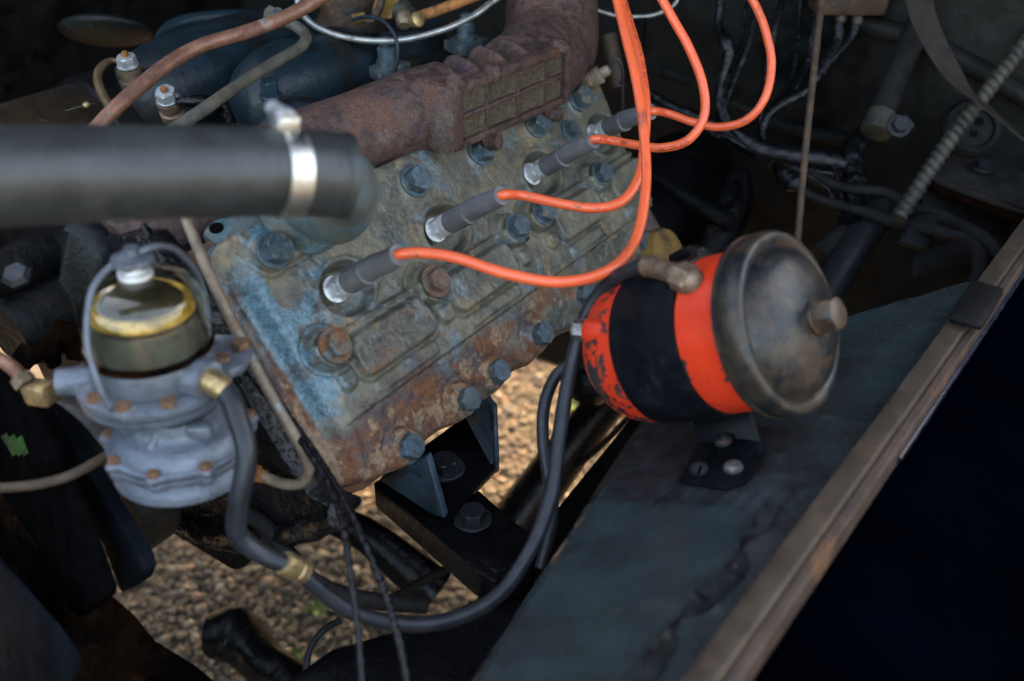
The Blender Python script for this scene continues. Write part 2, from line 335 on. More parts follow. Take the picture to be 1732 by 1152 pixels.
mk('copper_tube', (.22, .10, .065), .45, .3, layers=[((.26, .21, .18), .5, .3, 30, .55, .7, 1.), ((.13, .05, .03), .75, 0, 25, .52, .66, 2.)], bump=[(500, .0003, 4)], vscale=60)
mk('steel_tube_rust', (.22, .165, .115), .55, .2, layers=[((.20, .10, .05), .8, 0, 40, .54, .68, 1.), ((.16, .18, .19), .4, .5, 14, .55, .66, 2.)], bump=[(500, .0004, 4)], vscale=60)
mk('grey_tube_rust', (.115, .10, .075), .55, .2, layers=[((.22, .11, .05), .8, 0, 34, .56, .70, 1.), ((.07, .085, .08), .5, .1, 20, .5, .66, 2.)], bump=[(500, .0004, 4)], vscale=60)
mk('silver_tube', (.34, .34, .32), .36, .7, layers=[((.16, .14, .12), .6, .2, 50, .56, .7, 1.)], vscale=60)
mk('rod_rust', (0.066, 0.042, 0.027), .7, .2, layers=[((0.108, 0.054, 0.027), .85, 0, 60, .52, .66, 1.)], bump=[(700, .0006, 4)], vscale=80)
mk('conduit', (0.042, 0.03696, 0.02856), .55, .3, layers=[((0.0126, 0.0126, 0.0126), .6, 0, 30, .5, .66, 1.)], bump=[(500, .0004, 4)], vscale=60)
mk('webbing', (0.0279, 0.0225, 0.0198), .85, 0, bump=[(900, .0006, 3)], vscale=60, var=.2, spec=0.1)
mk('braid_dark', (0.01008, 0.00936, 0.00936), .7, 0, layers=[((0.0216, 0.018, 0.0162), .8, 0, 60, .55, .7, 1.)], bump=[(500, .0012, 3)], vscale=80, spec=0.2)
mk('blade_dark', (0.006468, 0.008488, 0.01132), .4, .1, layers=[((0.04042, 0.04648, 0.04851), .7, 0, 26, .66, .74, 1.), ((0.02021, 0.0101, 0.006062), .8, 0, 30, .66, .74, 2.)], bump=[(200, .0006, 5)], vscale=30, spec=0)
mk('belt_black', (0.002592, 0.002592, 0.002592), .65, 0, bump=[(300, .0008, 4)], vscale=60, spec=0)
mk('green_paint', (0.007, 0.056, 0.007), .6, 0, layers=[((0.0042, 0.0042, 0.0042), .6, 0, 120, .50, .56, 1.)], vscale=60)
mk('pulley_steel', (0.055, 0.0506, 0.044), .35, .7, layers=[((0.01375, 0.0121, 0.011), .6, .1, 24, .52, .66, 1.)], bump=[(500, .0004, 4)], vscale=40)
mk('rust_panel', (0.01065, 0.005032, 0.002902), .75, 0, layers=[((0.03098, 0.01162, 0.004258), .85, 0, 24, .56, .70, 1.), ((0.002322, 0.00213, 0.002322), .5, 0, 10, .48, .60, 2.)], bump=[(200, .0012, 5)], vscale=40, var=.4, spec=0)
mk('rust_bright', (.30, .11, .03), .8, 0, layers=[((.10, .045, .02), .85, 0, 40, .5, .66, 1.)], bump=[(200, .0012, 5)], vscale=60)
mk('generator_black', (0.0036, 0.0036, 0.00396), .4, 0, layers=[((0.0108, 0.009, 0.0072), .7, 0, 30, .58, .72, 1.)], bump=[(250, .0006, 4)], vscale=30, spec=0.25)
mk('gen_tan', (0.114, 0.069, 0.033), .5, .3, layers=[((0.042, 0.024, 0.012), .7, .1, 26, .5, .64, 1.)], bump=[(300, .0005, 4)], vscale=50)
mk('gen_dark', (.035, .022, .012), .45, .2, layers=[((.012, .01, .009), .6, 0, 16, .5, .64, 1.), ((.11, .065, .03), .6, .2, 30, .62, .72, 2.)], bump=[(300, .0005, 4)], vscale=50)
mk('nut_grey', (.40, .41, .42), .45, .5, layers=[((.22, .17, .12), .7, .1, 90, .58, .7, 1.)], vscale=100)
mk('stone', (.20, .17, .14), .85, 0)
mk('soil', (.055, .042, .030), .95, 0, bump=[(120, .006, 6)], vscale=60, var=.4)
mk('amber', (0.715, 0.442, 0.091), .3, .25, layers=[((0.39, 0.221, 0.039), .4, .5, 60, .52, .66, 1.)], vscale=60)
mk('bowl_amber', (.075, .062, .035), .6, .1, vscale=60)
mk('bowl_inner', (.10, .105, .095), .45, .1, vscale=60)
mk('moss', (.07, .11, .012), .8, 0)
s = NB('glass'); s.b.inputs['Base Color'].default_value = (.90, .88, .78, 1); s.b.inputs['Roughness'].default_value = .04
s.b.inputs['Transmission Weight'].default_value = 1.0; s.b.inputs['IOR'].default_value = 1.45
# stones take a colour per stone from a mesh attribute
s = NB('stone_mix'); a = s.attr('tone')
c = s.mix(s.step(a, .0, .35), (.028, .024, .022), (.070, .052, .034)); c = s.mix(s.step(a, .35, .7), c, (.125, .094, .060)); c = s.mix(s.step(a, .7, .8), c, (.115, .068, .040)); c = s.mix(s.step(a, .88, 1.), c, (.20, .165, .12))
s.L(c, s.b.inputs['Base Color']); s.b.inputs['Roughness'].default_value = .85; s.b.inputs['Specular IOR Level'].default_value = .25
# ------------------------------------------------------------------ ground
g = 60.
tag(make('ground', ([(-g, -g, 0), (g, -g, 0), (g, g, 0), (-g, g, 0)], [(0, 1, 2, 3)]), 'soil', angle=180), kind='structure')
def ico():
    bm = bmesh.new(); bmesh.ops.create_icosphere(bm, subdivisions=1, radius=1.); bm.verts.index_update()
    V = np.array([v.co[:] for v in bm.verts]); Fc = np.array([[v.index for v in f.verts] for f in bm.faces]); bm.free(); return V, Fc
def gravel(n, x0, x1, y0, y1):
    V0, F0 = ico()
    c = np.stack([rng.uniform(x0, x1, n), rng.uniform(y0, y1, n), rng.uniform(-.002, .005, n)], 1)
    r = rng.lognormal(math.log(.0043), .42, n)
    S = r[:, None]*rng.uniform(.65, 1.25, (n, 3))*[1, 1, .75]
    a = rng.uniform(0, 2*PI, n); ca, sa = np.cos(a), np.sin(a)
    V = V0[None]*S[:, None] * (1+rng.uniform(-.18, .18, (n, 12, 1)))
    X = V[..., 0]*ca[:, None]-V[..., 1]*sa[:, None]; Y = V[..., 0]*sa[:, None]+V[..., 1]*ca[:, None]
    V = np.stack([X, Y, V[..., 2]], -1)+c[:, None]
    Fc = (F0[None]+12*np.arange(n)[:, None, None]).reshape(-1, 3)
    me = bpy.data.meshes.new('gravel'); me.vertices.add(n*12); me.vertices.foreach_set('co', V.astype(np.float32).ravel())
    me.loops.add(len(Fc)*3); me.loops.foreach_set('vertex_index', Fc.astype(np.int32).ravel())
    me.polygons.add(len(Fc)); me.polygons.foreach_set('loop_start', np.arange(0, len(Fc)*3, 3, dtype=np.int32)); me.polygons.foreach_set('use_smooth', np.ones(len(Fc), bool))
    me.update(); me.validate()
    t = me.attributes.new('tone', 'FLOAT', 'POINT'); t.data.foreach_set('value', np.repeat(rng.uniform(0, 1, n), 12).astype(np.float32))
    me.materials.append(M['stone_mix']); o = bpy.data.objects.new('gravel', me); link(o, None, (0, 0, 0)); return o
tag(gravel(50000, -.95, .62, .9, 2.35), 'loose brown and grey gravel on the ground under the engine', 'gravel', kind='stuff')
for i, (x, y) in enumerate([(540, 1040), (968, 695), (505, 1120)]):
    P = on(x, y, np.zeros(3), UP); parts = []
    for k in range(14):
        a = rng.uniform(0, 2*PI); L_ = rng.uniform(.010, .022); d = np.array([math.cos(a), math.sin(a), .6]); w = np.cross(d, UP)*.25
        q = P + rng.normal(0, .006, 3)*[1, 1, 0] + UP*.006
        parts.append((np.array([q, q+(d*.5+w)*L_+UP*.004, q+d*L_, q+(d*.5-w)*L_+UP*.004]), [(0, 1, 2, 3)]))
    tag(make('moss_tuft', join(*parts), 'moss', angle=180), ['tiny green weed on shaded gravel between the wires and the brown hose', 'tiny green weed on sunlit gravel beside the black hoses', 'tiny green weed on gravel near the bottom edge'][i], 'weed', 'weeds in the gravel')

# ------------------------------------------------------------------ body panels round the engine bay
def Eh(u, o, h): return En(u/1000, o/1000, h/1000)          # millimetres
def oe(u): return 233-.147*(u+88)
# firewall
us, ws = 60, 40
V = []
for i in range(us):
    for j in range(ws):
        o = -1100+i*(2300/(us-1)); h = -620+j*(1000/(ws-1))
        bulge = 60*math.exp(-((o+60)/260)**2)*math.exp(-((h-60)/260)**2)
        V.append(Eh(930+.35*max(0, h-250)-bulge+8*fbm(o, h, 0, .006)-45*sst(60, 200, o), o, h))
fwl = tag(make('firewall', (V, grid_faces(us, ws)), 'firewall_paint', angle=180), kind='structure')
def fwp(x, y, d=.0): return on(x, y, Eh(890-d, 0, 0), REAR)
make('stiffening_rib', sweep([fwp(x, y, 8) for x, y in ((1120, 120), (1200, 150), (1300, 205), (1400, 232), (1470, 238))], .009, 12, 8), 'firewall_paint', fwl)
make('stiffening_rib', sweep([fwp(x, y, 30) for x, y in ((1460, 40), (1560, 70), (1660, 120), (1760, 180))], .012, 12, 8), 'firewall_paint', fwl)
make('patch_plate', slab([fwp(x, y, 4) for x, y in ((1115, 20), (1195, 10), (1200, 95), (1125, 110))], -REAR*.004, .001), 'firewall_paint', fwl)
# unseen raised hood, added overhead to keep sun and sky off the engine
hood = []
for i in range(24):
    for j in range(15):
        s_ = i/23; o = -1050+j*(1630/14)
        hood.append(Eh(960-1080*s_, o, 270+960*s_**.95+90*(1-((o+235)/820)**2)))
V, Fc = np.array(hood), grid_faces(24, 15)
tag(make('shading_hood', (np.concatenate([V, V+UP*.02]), Fc+[tuple(i+360 for i in f)[::-1] for f in Fc]), 'fender_black'), kind='structure')
far = []  # unseen tall panel, added to block sun and sky from the far side
for i in range(24):
    u = -1700+i*125
    for j in range(8):
        t = j/7; low = -500
        far.append(Eh(u, -1060-30*math.sin(t*3), 820+t*(low-820)))
tag(make('far_shade_panel', (np.array(far), grid_faces(24, 8)), 'dark_iron'), kind='structure')

tag(make('radiator', join(slab([Eh(-760, -700, -600), Eh(-760, 330, -600), Eh(-760, 330, 60), Eh(-760, -700, 60)], -REAR*.06, .004), slab([Eh(-750, -700, 62), Eh(-750, 330, 62), Eh(-750, 300, 120), Eh(-750, -670, 120)], -REAR*.08, .015)), 'dark_iron'), kind='structure')  # unseen radiator slab, added to cut low light from the front
# near apron (inner fender) with its cross crease
nu, no = 90, 60
V, st = [], []
for i in range(nu):
    for j in range(no):
        tt = j/(no-1); uu = i/(nu-1)
        umax = 236+tt*232
        u = -330+uu*(umax+330); e = oe(u); o = e+tt*(360+.03*(u+90)-e)
        h = -72+64*tt
        uc = 89+16*tt; h += 4.5*sst(-14, 2, u-uc)-5*math.exp(-((u-uc-4)/3.5)**2)      # crease
        h += 2.0*math.sin(u*.013+o*.01) + 3*fbm(u, o, 0, .012)
        h -= 7*(1-sst(0, 9, o-e))                                  # rolled inner edge
        V.append(Eh(u, o, h)); st.append(float(sst(88, 100, u)*(1-sst(188, 200, u))*(1-sst(300, 330, o))))
V = np.array(V); Fc = grid_faces(nu, no)
edge = [i*no for i in range(nu)]; n0 = len(V)
V2 = np.concatenate([V, V[edge]-UP*.035-OUT*.004]); Fc += [(edge[i], edge[i+1], n0+i+1, n0+i) for i in range(nu-1)]
endr = [(nu-1)*no+j for j in range(no)]; n1 = len(V2)
V2 = np.concatenate([V2, V[endr]-UP*.03+REAR*.003]); Fc += [(endr[j], endr[j+1], n1+j+1, n1+j) for j in range(no-1)]
apron = thing('fender_apron', Eh(50, 290, -60), 'dark green painted inner fender panel with a cross crease under the oil filter', 'fender panel')
make('panel', (V2, Fc), 'apron_paint', apron, attrs={'stain': st+[0]*(len(V2)-len(V))}, angle=60)
P_ap = Eh(-88, 233, -72); N_ap = nrm(np.cross(Eh(266, 181, -72)-P_ap, Eh(120, 366, -8)-P_ap)); N_ap = N_ap if N_ap[2] > 0 else -N_ap
# rail along the top of the fender
def rail_path(o, h, u0=-420, u1=760, n=40):
    return np.array([Eh(u, o+.0000*u+6*math.sin(u*.004)+.066*(u+90), h+4*math.sin(u*.006)) for u in np.linspace(u0, u1, n)])
rail = thing('fender_rail', Eh(100, 374, 10), 'scuffed grey brown steel rail along the fender edge at lower right', 'rail')
def strip(Pa, Pb, th, b=.0012):
    n = len(Pa); V = np.concatenate([Pa, Pb, Pa-UP*th, Pb-UP*th]); Fc = []
    for i in range(n-1):
        Fc += [(i, i+1, n+i+1, n+i), (2*n+i, 3*n+i, 3*n+i+1, 2*n+i+1), (i, 2*n+i, 2*n+i+1, i+1), (n+i, n+i+1, 3*n+i+1, 3*n+i)]
    Fc += [(0, n, 3*n, 2*n), (n-1, 3*n-1, 4*n-1, 2*n-1)]
    return V, Fc
ra = []
for u in np.linspace(-420, 760, 50):
    w = .03*(u+90); prof = [(364, -14), (364.2, 10.5), (365.5, 12.6), (372, 13.2), (386, 12.6), (388, 11), (388.6, 2), (387, -14)]
    ra.append([Eh(u, 361+(o-364)*.64+w, h+1.0*fbm(u, o, 0, .03)) for o, h in prof])
k = len(prof); V = np.array(ra).reshape(-1, 3)
make('rail_top', (V, [(i*k+j, (i+1)*k+j, (i+1)*k+(j+1) % k, i*k+(j+1) % k) for i in range(49) for j in range(k)]), 'rail_paint', rail, angle=24)
lip = []
for u in np.linspace(-420, 760, 50):
    w = .03*(u+90); pr = [(389.2, 6.5), (395.5, 6.0), (397.2, 4), (397.5, -12), (396, -24), (389, -22)]
    lip.append([Eh(u, 377.2+(o-389)*.75+w, h) for o, h in pr])
k = len(pr); make('rail_lip', (np.array(lip).reshape(-1, 3), [(i*k+j, (i+1)*k+j, (i+1)*k+(j+1) % k, i*k+(j+1) % k) for i in range(49) for j in range(k)]), 'rail_rust', rail, angle=24)
trim = np.array([Eh(u, 384+.03*(u+90), -7) for u in np.linspace(180, 760, 30)])
make('edge_trim', sweep(trim, .0025, 10, 0), 'fender_edge', rail)
make('rail_patch', xf(box(.07, .026, .009, b=.004), frame(UP, REAR), on(1652, 515, Eh(0, 0, 17), UP)), 'tape_matt', rail)
# outer fender skin falling away beyond the rail
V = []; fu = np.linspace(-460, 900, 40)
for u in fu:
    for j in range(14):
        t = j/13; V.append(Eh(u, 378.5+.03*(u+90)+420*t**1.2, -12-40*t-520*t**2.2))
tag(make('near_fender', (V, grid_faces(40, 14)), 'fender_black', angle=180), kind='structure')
# dirt caked seam beside the rail
sm_ = np.array([Eh(u, 336+.03*(u+90)+3*math.sin(u*.05), -17+4*math.sin(u*.08)+.0*u) for u in np.linspace(-330, 100, 60)])
v_, f_, uv_ = sweep(sm_, .0045, 12, 0, flat=(.30, 1.3), rfun=lambda d, t, a: 1+.12*np.sin(d*170)+.1*np.cos(3*a+d*90))
tag(make('seam_sealer', (jitter(v_, .0012, 160), f_), 'seam_dirt'), 'dirt caked sealing strip between the apron and the fender rail', 'seal')

# chassis under the bay
fr = []
frs = thing('frame_rail', Eh(300, 60, -330), 'black chassis frame rail running under the apron', 'frame rail')
pts = [hor(440, 1175, -.20), hor(560, 1092, -.20), hor(700, 1052, -.20), hor(800, 1010, -.20), hor(880, 930, -.20), hor(960, 830, -.20), hor(1075, 690, -.20), hor(1500, 560, -.20), hor(1500, 800, -.20), hor(1100, 1175, -.20)]
make('rail_beam', slab(pts, -UP*.03, .008), 'frame_black', frs)
# steering and axle rods seen over the gravel
def rod(name, pts, r, mat, label, cat, seg=16, **k):
    return tag(make(name, sweep(px(pts), r, seg, **k), mat), label, cat)
rod('drag_link', [(1075, 620, 1.25), (1010, 700, 1.28), (940, 790, 1.3), (860, 900, 1.32)], [.028, .026, .030, .034], 'frame_black', 'thick black steering link crossing the sunlit gravel', 'steering link')
v_, f_ = lathe([(0, -.03), (.018, -.03), (.03, -.02), (.032, .0), (.026, .02), (.012, .03), (0, .03)], 20, frame(OUT), at(1000, 640, 1.2))
tag(make('rubber_bump_stop', (jitter(v_, .004, 60), f_), 'frame_black'), 'round black rubber stop behind the lower hose of the oil filter', 'rubber stop')
rod('brake_line', [(1075, 690, 1.2), (1050, 720, 1.22), (1010, 760, 1.25), (960, 800, 1.28)], .004, 'frame_black', 'thin black pipe beside the thick steering link over the gravel', 'pipe')
rod('tie_rod', [(545, 870, 1.15), (620, 905, 1.15), (690, 960, 1.15), (740, 1000, 1.15)], [.016, .02, .024, .026], 'frame_black', 'dark steering tie rod over the shaded gravel below the engine mount', 'steering rod')
rod('crossing_pipe', [(665, 1012, .98), (720, 980, .99), (780, 950, 1.0), (830, 905, 1.02)], .0045, 'braid_dark', 'thin brown pipe crossing behind the black hose below the engine mount', 'pipe')
bs = [(355, 1080, 1.25), (395, 1075, 1.25), (430, 1105, 1.24), (470, 1140, 1.22), (520, 1175, 1.2)]
v_, f_, _ = sweep(px(bs), [.026, .034, .028, .026, .03], 18)
tag(make('steering_knuckle', (jitter(v_, .006, 30), f_), 'frame_black'), 'lumpy black steering knuckle on the gravel side at bottom left', 'steering knuckle')

# ------------------------------------------------------------------ engine block (dark, behind and under the head)
blk = thing('engine_block', Eh(260, -160, -380), 'dark greasy engine block and sump under the blue grey cylinder head', 'engine block')
def prism(sec, u0, u1, b=.004):
    return slab([Eh(u0, o, h) for o, h in sec], REAR*(u1-u0)/1000, b)
nd = 12
def hd(v, n): p = Hd(0, v/1000, n/1000)-H0; return (float(p @ OUT)*1000, float(p @ UP)*1000)
make('deck', slab([Hd(-.003, -.118, -.026), Hd(-.003, .092, -.026), Hd(.03, .106, -.026), Hd(.545, .106, -.026), Hd(.545, -.118, -.026)], -HN*.03, .003), 'deck_rust', blk)
sec = [hd(-116, -30), hd(100, -30), (-25, -125), (-110, -260), (-330, -260), (-420, 60), (-250, 60)]
make('crankcase', prism(sec, 2, 545, .01), 'dark_iron', blk)
# front cover and sump: black and greasy, seen under the pump
def fpl(x, y, u): return on(x, y, Eh(u, 0, 0), REAR)
cov = [fpl(x, y, -22) for x, y in [(150, 760), (215, 832), (270, 882), (350, 916), (430, 926), (515, 908), (585, 878), (585, 868), (520, 838), (430, 700), (355, 560), (300, 470), (250, 400), (150, 400)]]
v_, f_ = slab(cov, REAR*.02, .006); make('front_cover', (jitter(v_, .003, 40), f_), 'oil_pan_black', blk)
lip_ = smooth([fpl(x, y, -26) for x, y in [(262, 868), (350, 905), (430, 915), (515, 897), (570, 872)]], 6)
v_, f_, _ = sweep(lip_, .010, 10, 0); make('sump_lip', (jitter(v_, .003, 60), f_), 'oil_pan_black', blk)
sc_ = [fpl(x, y, -15) for x, y in [(300, 880), (380, 905), (470, 905), (525, 885), (500, 800), (300, 800)]]
make('sump', slab(sc_, REAR*.16-OUT*.16, .012), 'oil_pan_black', blk)

# ------------------------------------------------------------------ cylinder head
head = thing('cylinder_head', Hd(.26, .1, -.03), 'weathered blue grey and rusty cylinder head casting with spark plugs and large bolts', 'cylinder head')
TOPB = [(212.3, -86.8), (305.1, -84.6), (396, -83.5), (478.6, -85.9)]
MIDB = [(45.9, -5), (166.1, -5.6), (287.5, -7.8), (330.6, -6.8), (438.2, -8.1)]
LOWB = [(67.4, 94.8), (143.2, 93.4), (188.8, 90.5), (259.4, 88.2), (339.1, 84.4), (463.9, 78.7)]
PLUG = [(89, -41), (216, -42), (367, -42.5), (487.7, -46)]
nu_, nv_ = 440, 176
S, T_ = np.meshgrid(np.linspace(0, 1, nu_), np.linspace(0, 1, nv_), indexing='ij')
def vb(u):
    e = 102 - 12*sst(300, 540, u)
    for bu, bv in LOWB: e = e+5.5*np.exp(-((u-bu)/17)**2)
    return e - 18*(1-sst(0, 46, u))*0.6
U = 2+S*536
Vv = -112+T_*(vb(U)+112)
U = U + 16*(1-S)*np.clip((-92-Vv)/20, 0, 1)**2*1.0 + S*0 - 30*S*sst(-.2, 1.0, T_)
from mathutils import noise as mn
H = np.zeros_like(U)
def g2(a, b): return a, b
H += -10*(1-sst(13, 26, U)) - .35*np.clip(12-U, 0, 40) - 2.*(1-sst(9, 12, U))                                    # front chamfer
H += 4.0*sst(-13.5, -10.5, Vv)*sst(24, 34, U)                 # raised middle band
H += -4.4*sst(50.5, 53, Vv)*sst(24, 36, U)                    # step at the lower band
H += -1.6*np.exp(-((Vv-52)/1.3)**2)*sst(30, 40, U)            # thin groove
H += -.12*np.clip(Vv-53, 0, 99)                               # lower band slopes away
def rbox(u0, u1, v0, v1, r):                                  # rounded box signed distance, negative inside
    cu, cv = (u0+u1)/2, (v0+v1)/2; a = np.abs(U-cu)-(u1-u0)/2+r; b = np.abs(Vv-cv)-(v1-v0)/2+r
    return np.hypot(np.maximum(a, 0), np.maximum(b, 0))+np.minimum(np.maximum(a, b), 0)-r
for (u0, u1) in [(62, 152), (180, 272), (346, 424), (452, 520)]:
    d = rbox(u0, u1, -4, 31, 10); H += 5.0*sst(1.6, -2.4, d); H += -1.8*np.exp(-((d-3)/2.)**2)
    H += -1.3*np.exp(-((Vv-13-2*np.sin(U*.03))/7.)**2)*sst(0, -8, d)
    d2 = rbox(u0+4, u1-10, 34, 47, 5); H += 1.8*sst(1., -2, d2)
for bu, bv in MIDB:
    d = np.hypot(U-bu, (Vv-bv)); H += 7.0*sst(18, 15, d)*(1-.0*d) - 2.2*np.exp(-((d-19.5)/2.2)**2)
    d = rbox(bu-9, bu+9, bv, bv+36, 7); H += 4.2*sst(1.5, -2.5, d)*(np.hypot(U-bu, Vv-bv) > 15)
for bu, bv in TOPB: d = np.hypot(U-bu, Vv-bv); H += 1.8*sst(17, 15, d)
for bu, bv in LOWB:
    d = np.hypot(U-bu, Vv-bv); H += 6.*sst(19, 13.5, d); H += -.8*np.exp(-((d-20)/2.5)**2)
for pu, pv in PLUG:
    du, dv = U-pu-5, Vv-pv-4; d = np.hypot(du/27, dv/23); w = sst(1., .80, d)
    H -= w*(17-.45*np.clip(du+dv*.6, -18, 26))
    H += 1.4*np.exp(-((d-1.05)/.10)**2)
# thermostat flange at the front top
fd = rbox(28, 158, -150, -76, 26); H += 5.5*sst(1.5, -1.5, fd) - 1.0*np.exp(-((fd-2.6)/1.6)**2)
bd = np.hypot(U-44, Vv+88); H += 3*sst(19, 16, bd)
H *= 1.2
# gentle casting waviness and scale
wv = np.array([mn.fractal(Vector((u*.02, v*.02, 1.)), 1., 2., 4) for u, v in zip(U.ravel(), Vv.ravel())]).reshape(U.shape)
ws_ = np.array([mn.fractal(Vector((u*.11, v*.11, 7.)), 1., 2., 4) for u, v in zip(U.ravel(), Vv.ravel())]).reshape(U.shape)
H += .55*wv + .22*ws_
flake = sst(.10, .22, wv+.35*ws_)*sst(20, 60, U); H += .35*flake
# rounded outer edge
ed = np.minimum.reduce([U-U[0:1, :], U[-1:, :]-U, Vv-Vv[:, 0:1], Vv[:, -1:]-Vv]); R_ = 6.
H -= np.where(ed < R_, R_-np.sqrt(np.maximum(0, R_*R_-(R_-np.clip(ed, 0, R_))**2)), 0)
P = H0 + (U[..., None]*REAR + Vv[..., None]*HV + H[..., None]*HN)/1000
V = P.reshape(-1, 3); Fc = grid_faces(nu_, nv_)
blue = 1.0*(1-sst(24, 36, U))*(1-sst(20, 60, Vv))*sst(9, 15, U)*sst(-100, -70, Vv) + .30*(1-sst(50, 170, U))*(1-sst(20, 60, Vv)) + .25*sst(0, -6, fd) - .15*sst(200, 420, U)
blue = np.maximum(blue, .0) - .05
rust = .55*sst(40, 75, Vv)*(1-.45*sst(150, 420, U)) + .75*(1-sst(9, 15, U))*(.4+.6*sst(-80, 60, Vv)) + .22*sst(-20, 0, Vv)*(1-sst(120, 260, U)) + .35*np.exp(-((U-255)/50)**2-((Vv-64)/16)**2)
ring = list(range(0, nu_*nv_, nv_)) + list(range((nu_-1)*nv_+1, nu_*nv_)) + list(range((nu_-1)*nv_-1, 0, -nv_))[:nu_-1] + list(range(nv_-2, 0, -1))
n0 = len(V); Hb = V[ring] - HN*0
hb = (Hb-H0) @ HN; Vs = Hb - HN[None]*(hb+.028)[:, None]
V2 = np.concatenate([V, Vs]); m_ = len(ring); Fc += [(ring[i], ring[(i+1) % m_], n0+(i+1) % m_, n0+i) for i in range(m_)]
make('casting', (V2, Fc), 'head_iron', head, attrs={'blue': np.r_[blue.ravel(), blue.ravel()[ring]], 'rust': np.r_[rust.ravel(), rust.ravel()[ring]+.15]}, angle=70)

def hexbolt(r=.0105, h=.009, wr=.0, wh=.003, mat='bolt_blue', name='bolt', dome=.0):
    parts = []
    z0 = 0.
    if wr: parts.append(lathe([(0, 0), (wr*.96, 0), (wr, wh*.3), (wr, wh*.8), (wr*.95, wh), (r*.6, wh)], 28)); z0 = wh
    a = np.arange(6)/6*2*PI; c, s_ = np.cos(a), np.sin(a)
    rings = []; fac = np.arange(36)/36*2*PI
    hexr = r*math.cos(PI/6)/np.cos((fac+PI/6) % (PI/3)-PI/6)
    for z, q in ((z0, 1), (z0+h*.72, 1), (z0+h*.9, .97), (z0+h, .86), (z0+h+dome, .45)):
        rr = np.minimum(hexr, r*q*1.02) if q < 1 else hexr
        if q < .9: rr = np.full(36, r*q)
        rings.append(np.stack([np.cos(fac)*rr, np.sin(fac)*rr, np.full(36, z)], 1))
    V = np.concatenate(rings); Fc = [(i*36+j, i*36+(j+1) % 36, (i+1)*36+(j+1) % 36, (i+1)*36+j) for i in range(4) for j in range(36)]
    Fc.append(tuple(4*36+j for j in range(36))); parts.append((V, Fc))
    return mesh_data(name, *join(*parts), mat, 25)
B_top = hexbolt(.0118, .0105, .0145, .0032, 'bolt_blue'); B_low = hexbolt(.0110, .0115, .0135, .0025, 'bolt_blue')
B_mid = hexbolt(.0108, .008, .013, .002, 'bolt_blue'); B_rust = hexbolt(.0105, .006, .0145, .0045, 'bolt_rust'); B_small = hexbolt(.0075, .008, .0115, .002, 'bolt_blue')
B_dark = hexbolt(.0115, .009, .0165, .003, 'bolt_dark'); B_tiny = hexbolt(.0052, .004, .0, .0, 'screw_rust')
def hbolt(me, u, v, n, a, name='bolt', parent=None, tilt=(0, 0)):
    z = nrm(HN+REAR*tilt[0]+HV*tilt[1]); return place(name, me, Hd(u/1000, v/1000, n/1000), frame(z, REAR*math.cos(a)+HV*math.sin(a)), parent or head)
for i, (u, v) in enumerate(TOPB): hbolt(B_top, u, v, 1.6, i*.7+.2)
hbolt(B_small, 442.4, -62, .2, .4)
for i, (u, v) in enumerate(MIDB): hbolt(B_rust if i < 2 else B_mid, u, v, 12.6, i*.5+.9)
for i, (u, v) in enumerate(LOWB): hbolt(B_low, u, v, -4.4+ (0 if i < 4 else .5), i*.6+.3)
hbolt(B_top, 44, -88, 9.2, .1)

# water outlet neck on the head, with its flange line
base = Hd(.092, -.112, .004)
neck = sweep(np.array([base, base+HN*.022, at(564, 355, .70), at(584, 325, .64), at(568, 306, .60), at(520, 296, .570)]), [.042, .033, .0245, .0222, .0215, .0215], 28, 8)
make('water_neck', neck, 'head_neck', head)
# temperature sender at the rear corner
def lathe_at(name, prof, P, z, mat, parent=None, seg=24, **k): return make(name, lathe(prof, seg, frame(z), P), mat, parent, **k)
Ps = Hd(.505, -.098, .0); zs = nrm(HN+REAR*.25)
snd = thing('temperature_sender', Ps, 'rusty brass temperature sender with a thin wire at the rear corner of the head', 'sensor')
hexsend = hexbolt(.011, .010, .0, .0, 'brass_dull', 'sender_nut'); place('sender_nut', hexsend, Ps, frame(zs, REAR), snd)
lathe_at('sender_body', [(.0085, .010), (.0085, .014), (.0095, .015), (.0095, .020), (.006, .022), (.0055, .030), (.004, .032), (0, .033)], Ps, zs, 'steel_tube_rust', snd)
top = Ps+zs*.031
make('sender_wire', sweep(np.array([top, top+UP*.012+rt*.006, top+rt*.014+UP*.002, top+rt*.016-UP*.02, top+rt*.018-UP*.05]), .0016, 8), 'black_rubber', snd)

# lugged bracket beside the head at its top front corner
lbN = nrm(UP*.85-fw*.5); lb = [on(x, y, at(390, 390, .76), lbN) for x, y in ((336, 392), (360, 366), (420, 356), (456, 366), (440, 398), (400, 412), (360, 412))]
lug = thing('casting_lug', lb[0], 'blue and rust painted casting lug just in front of the head under the radiator hose', 'bracket')
make('lug_plate', slab(lb, -lbN*.022, .006), 'head_lug', lug)
make('lug_hole', lathe([(.0055, 0), (.0055, .0008), (0, .0008)], 16, frame(lbN), on(366, 386, at(390, 390, .76)+lbN*.0004, lbN)), 'slot_dark', lug)

# ------------------------------------------------------------------ exhaust manifold
man = thing('exhaust_manifold', Eh(350, -90, 60), 'rust brown exhaust manifold with a ribbed box and green recessed panels', 'exhaust manifold')
o0 = -41
def mf(u, h, d=0.): return Eh(u, o0+d, h)
lt, rt_, lb_, rb_ = (259, 143), (436, 138), (257, 92), (434, 86)
def face_uv(s, t):  # s along, t down
    a = np.array(lt)*(1-s)+np.array(rt_)*s; b = np.array(lb_)*(1-s)+np.array(rb_)*s; return a*(1-t)+b*t
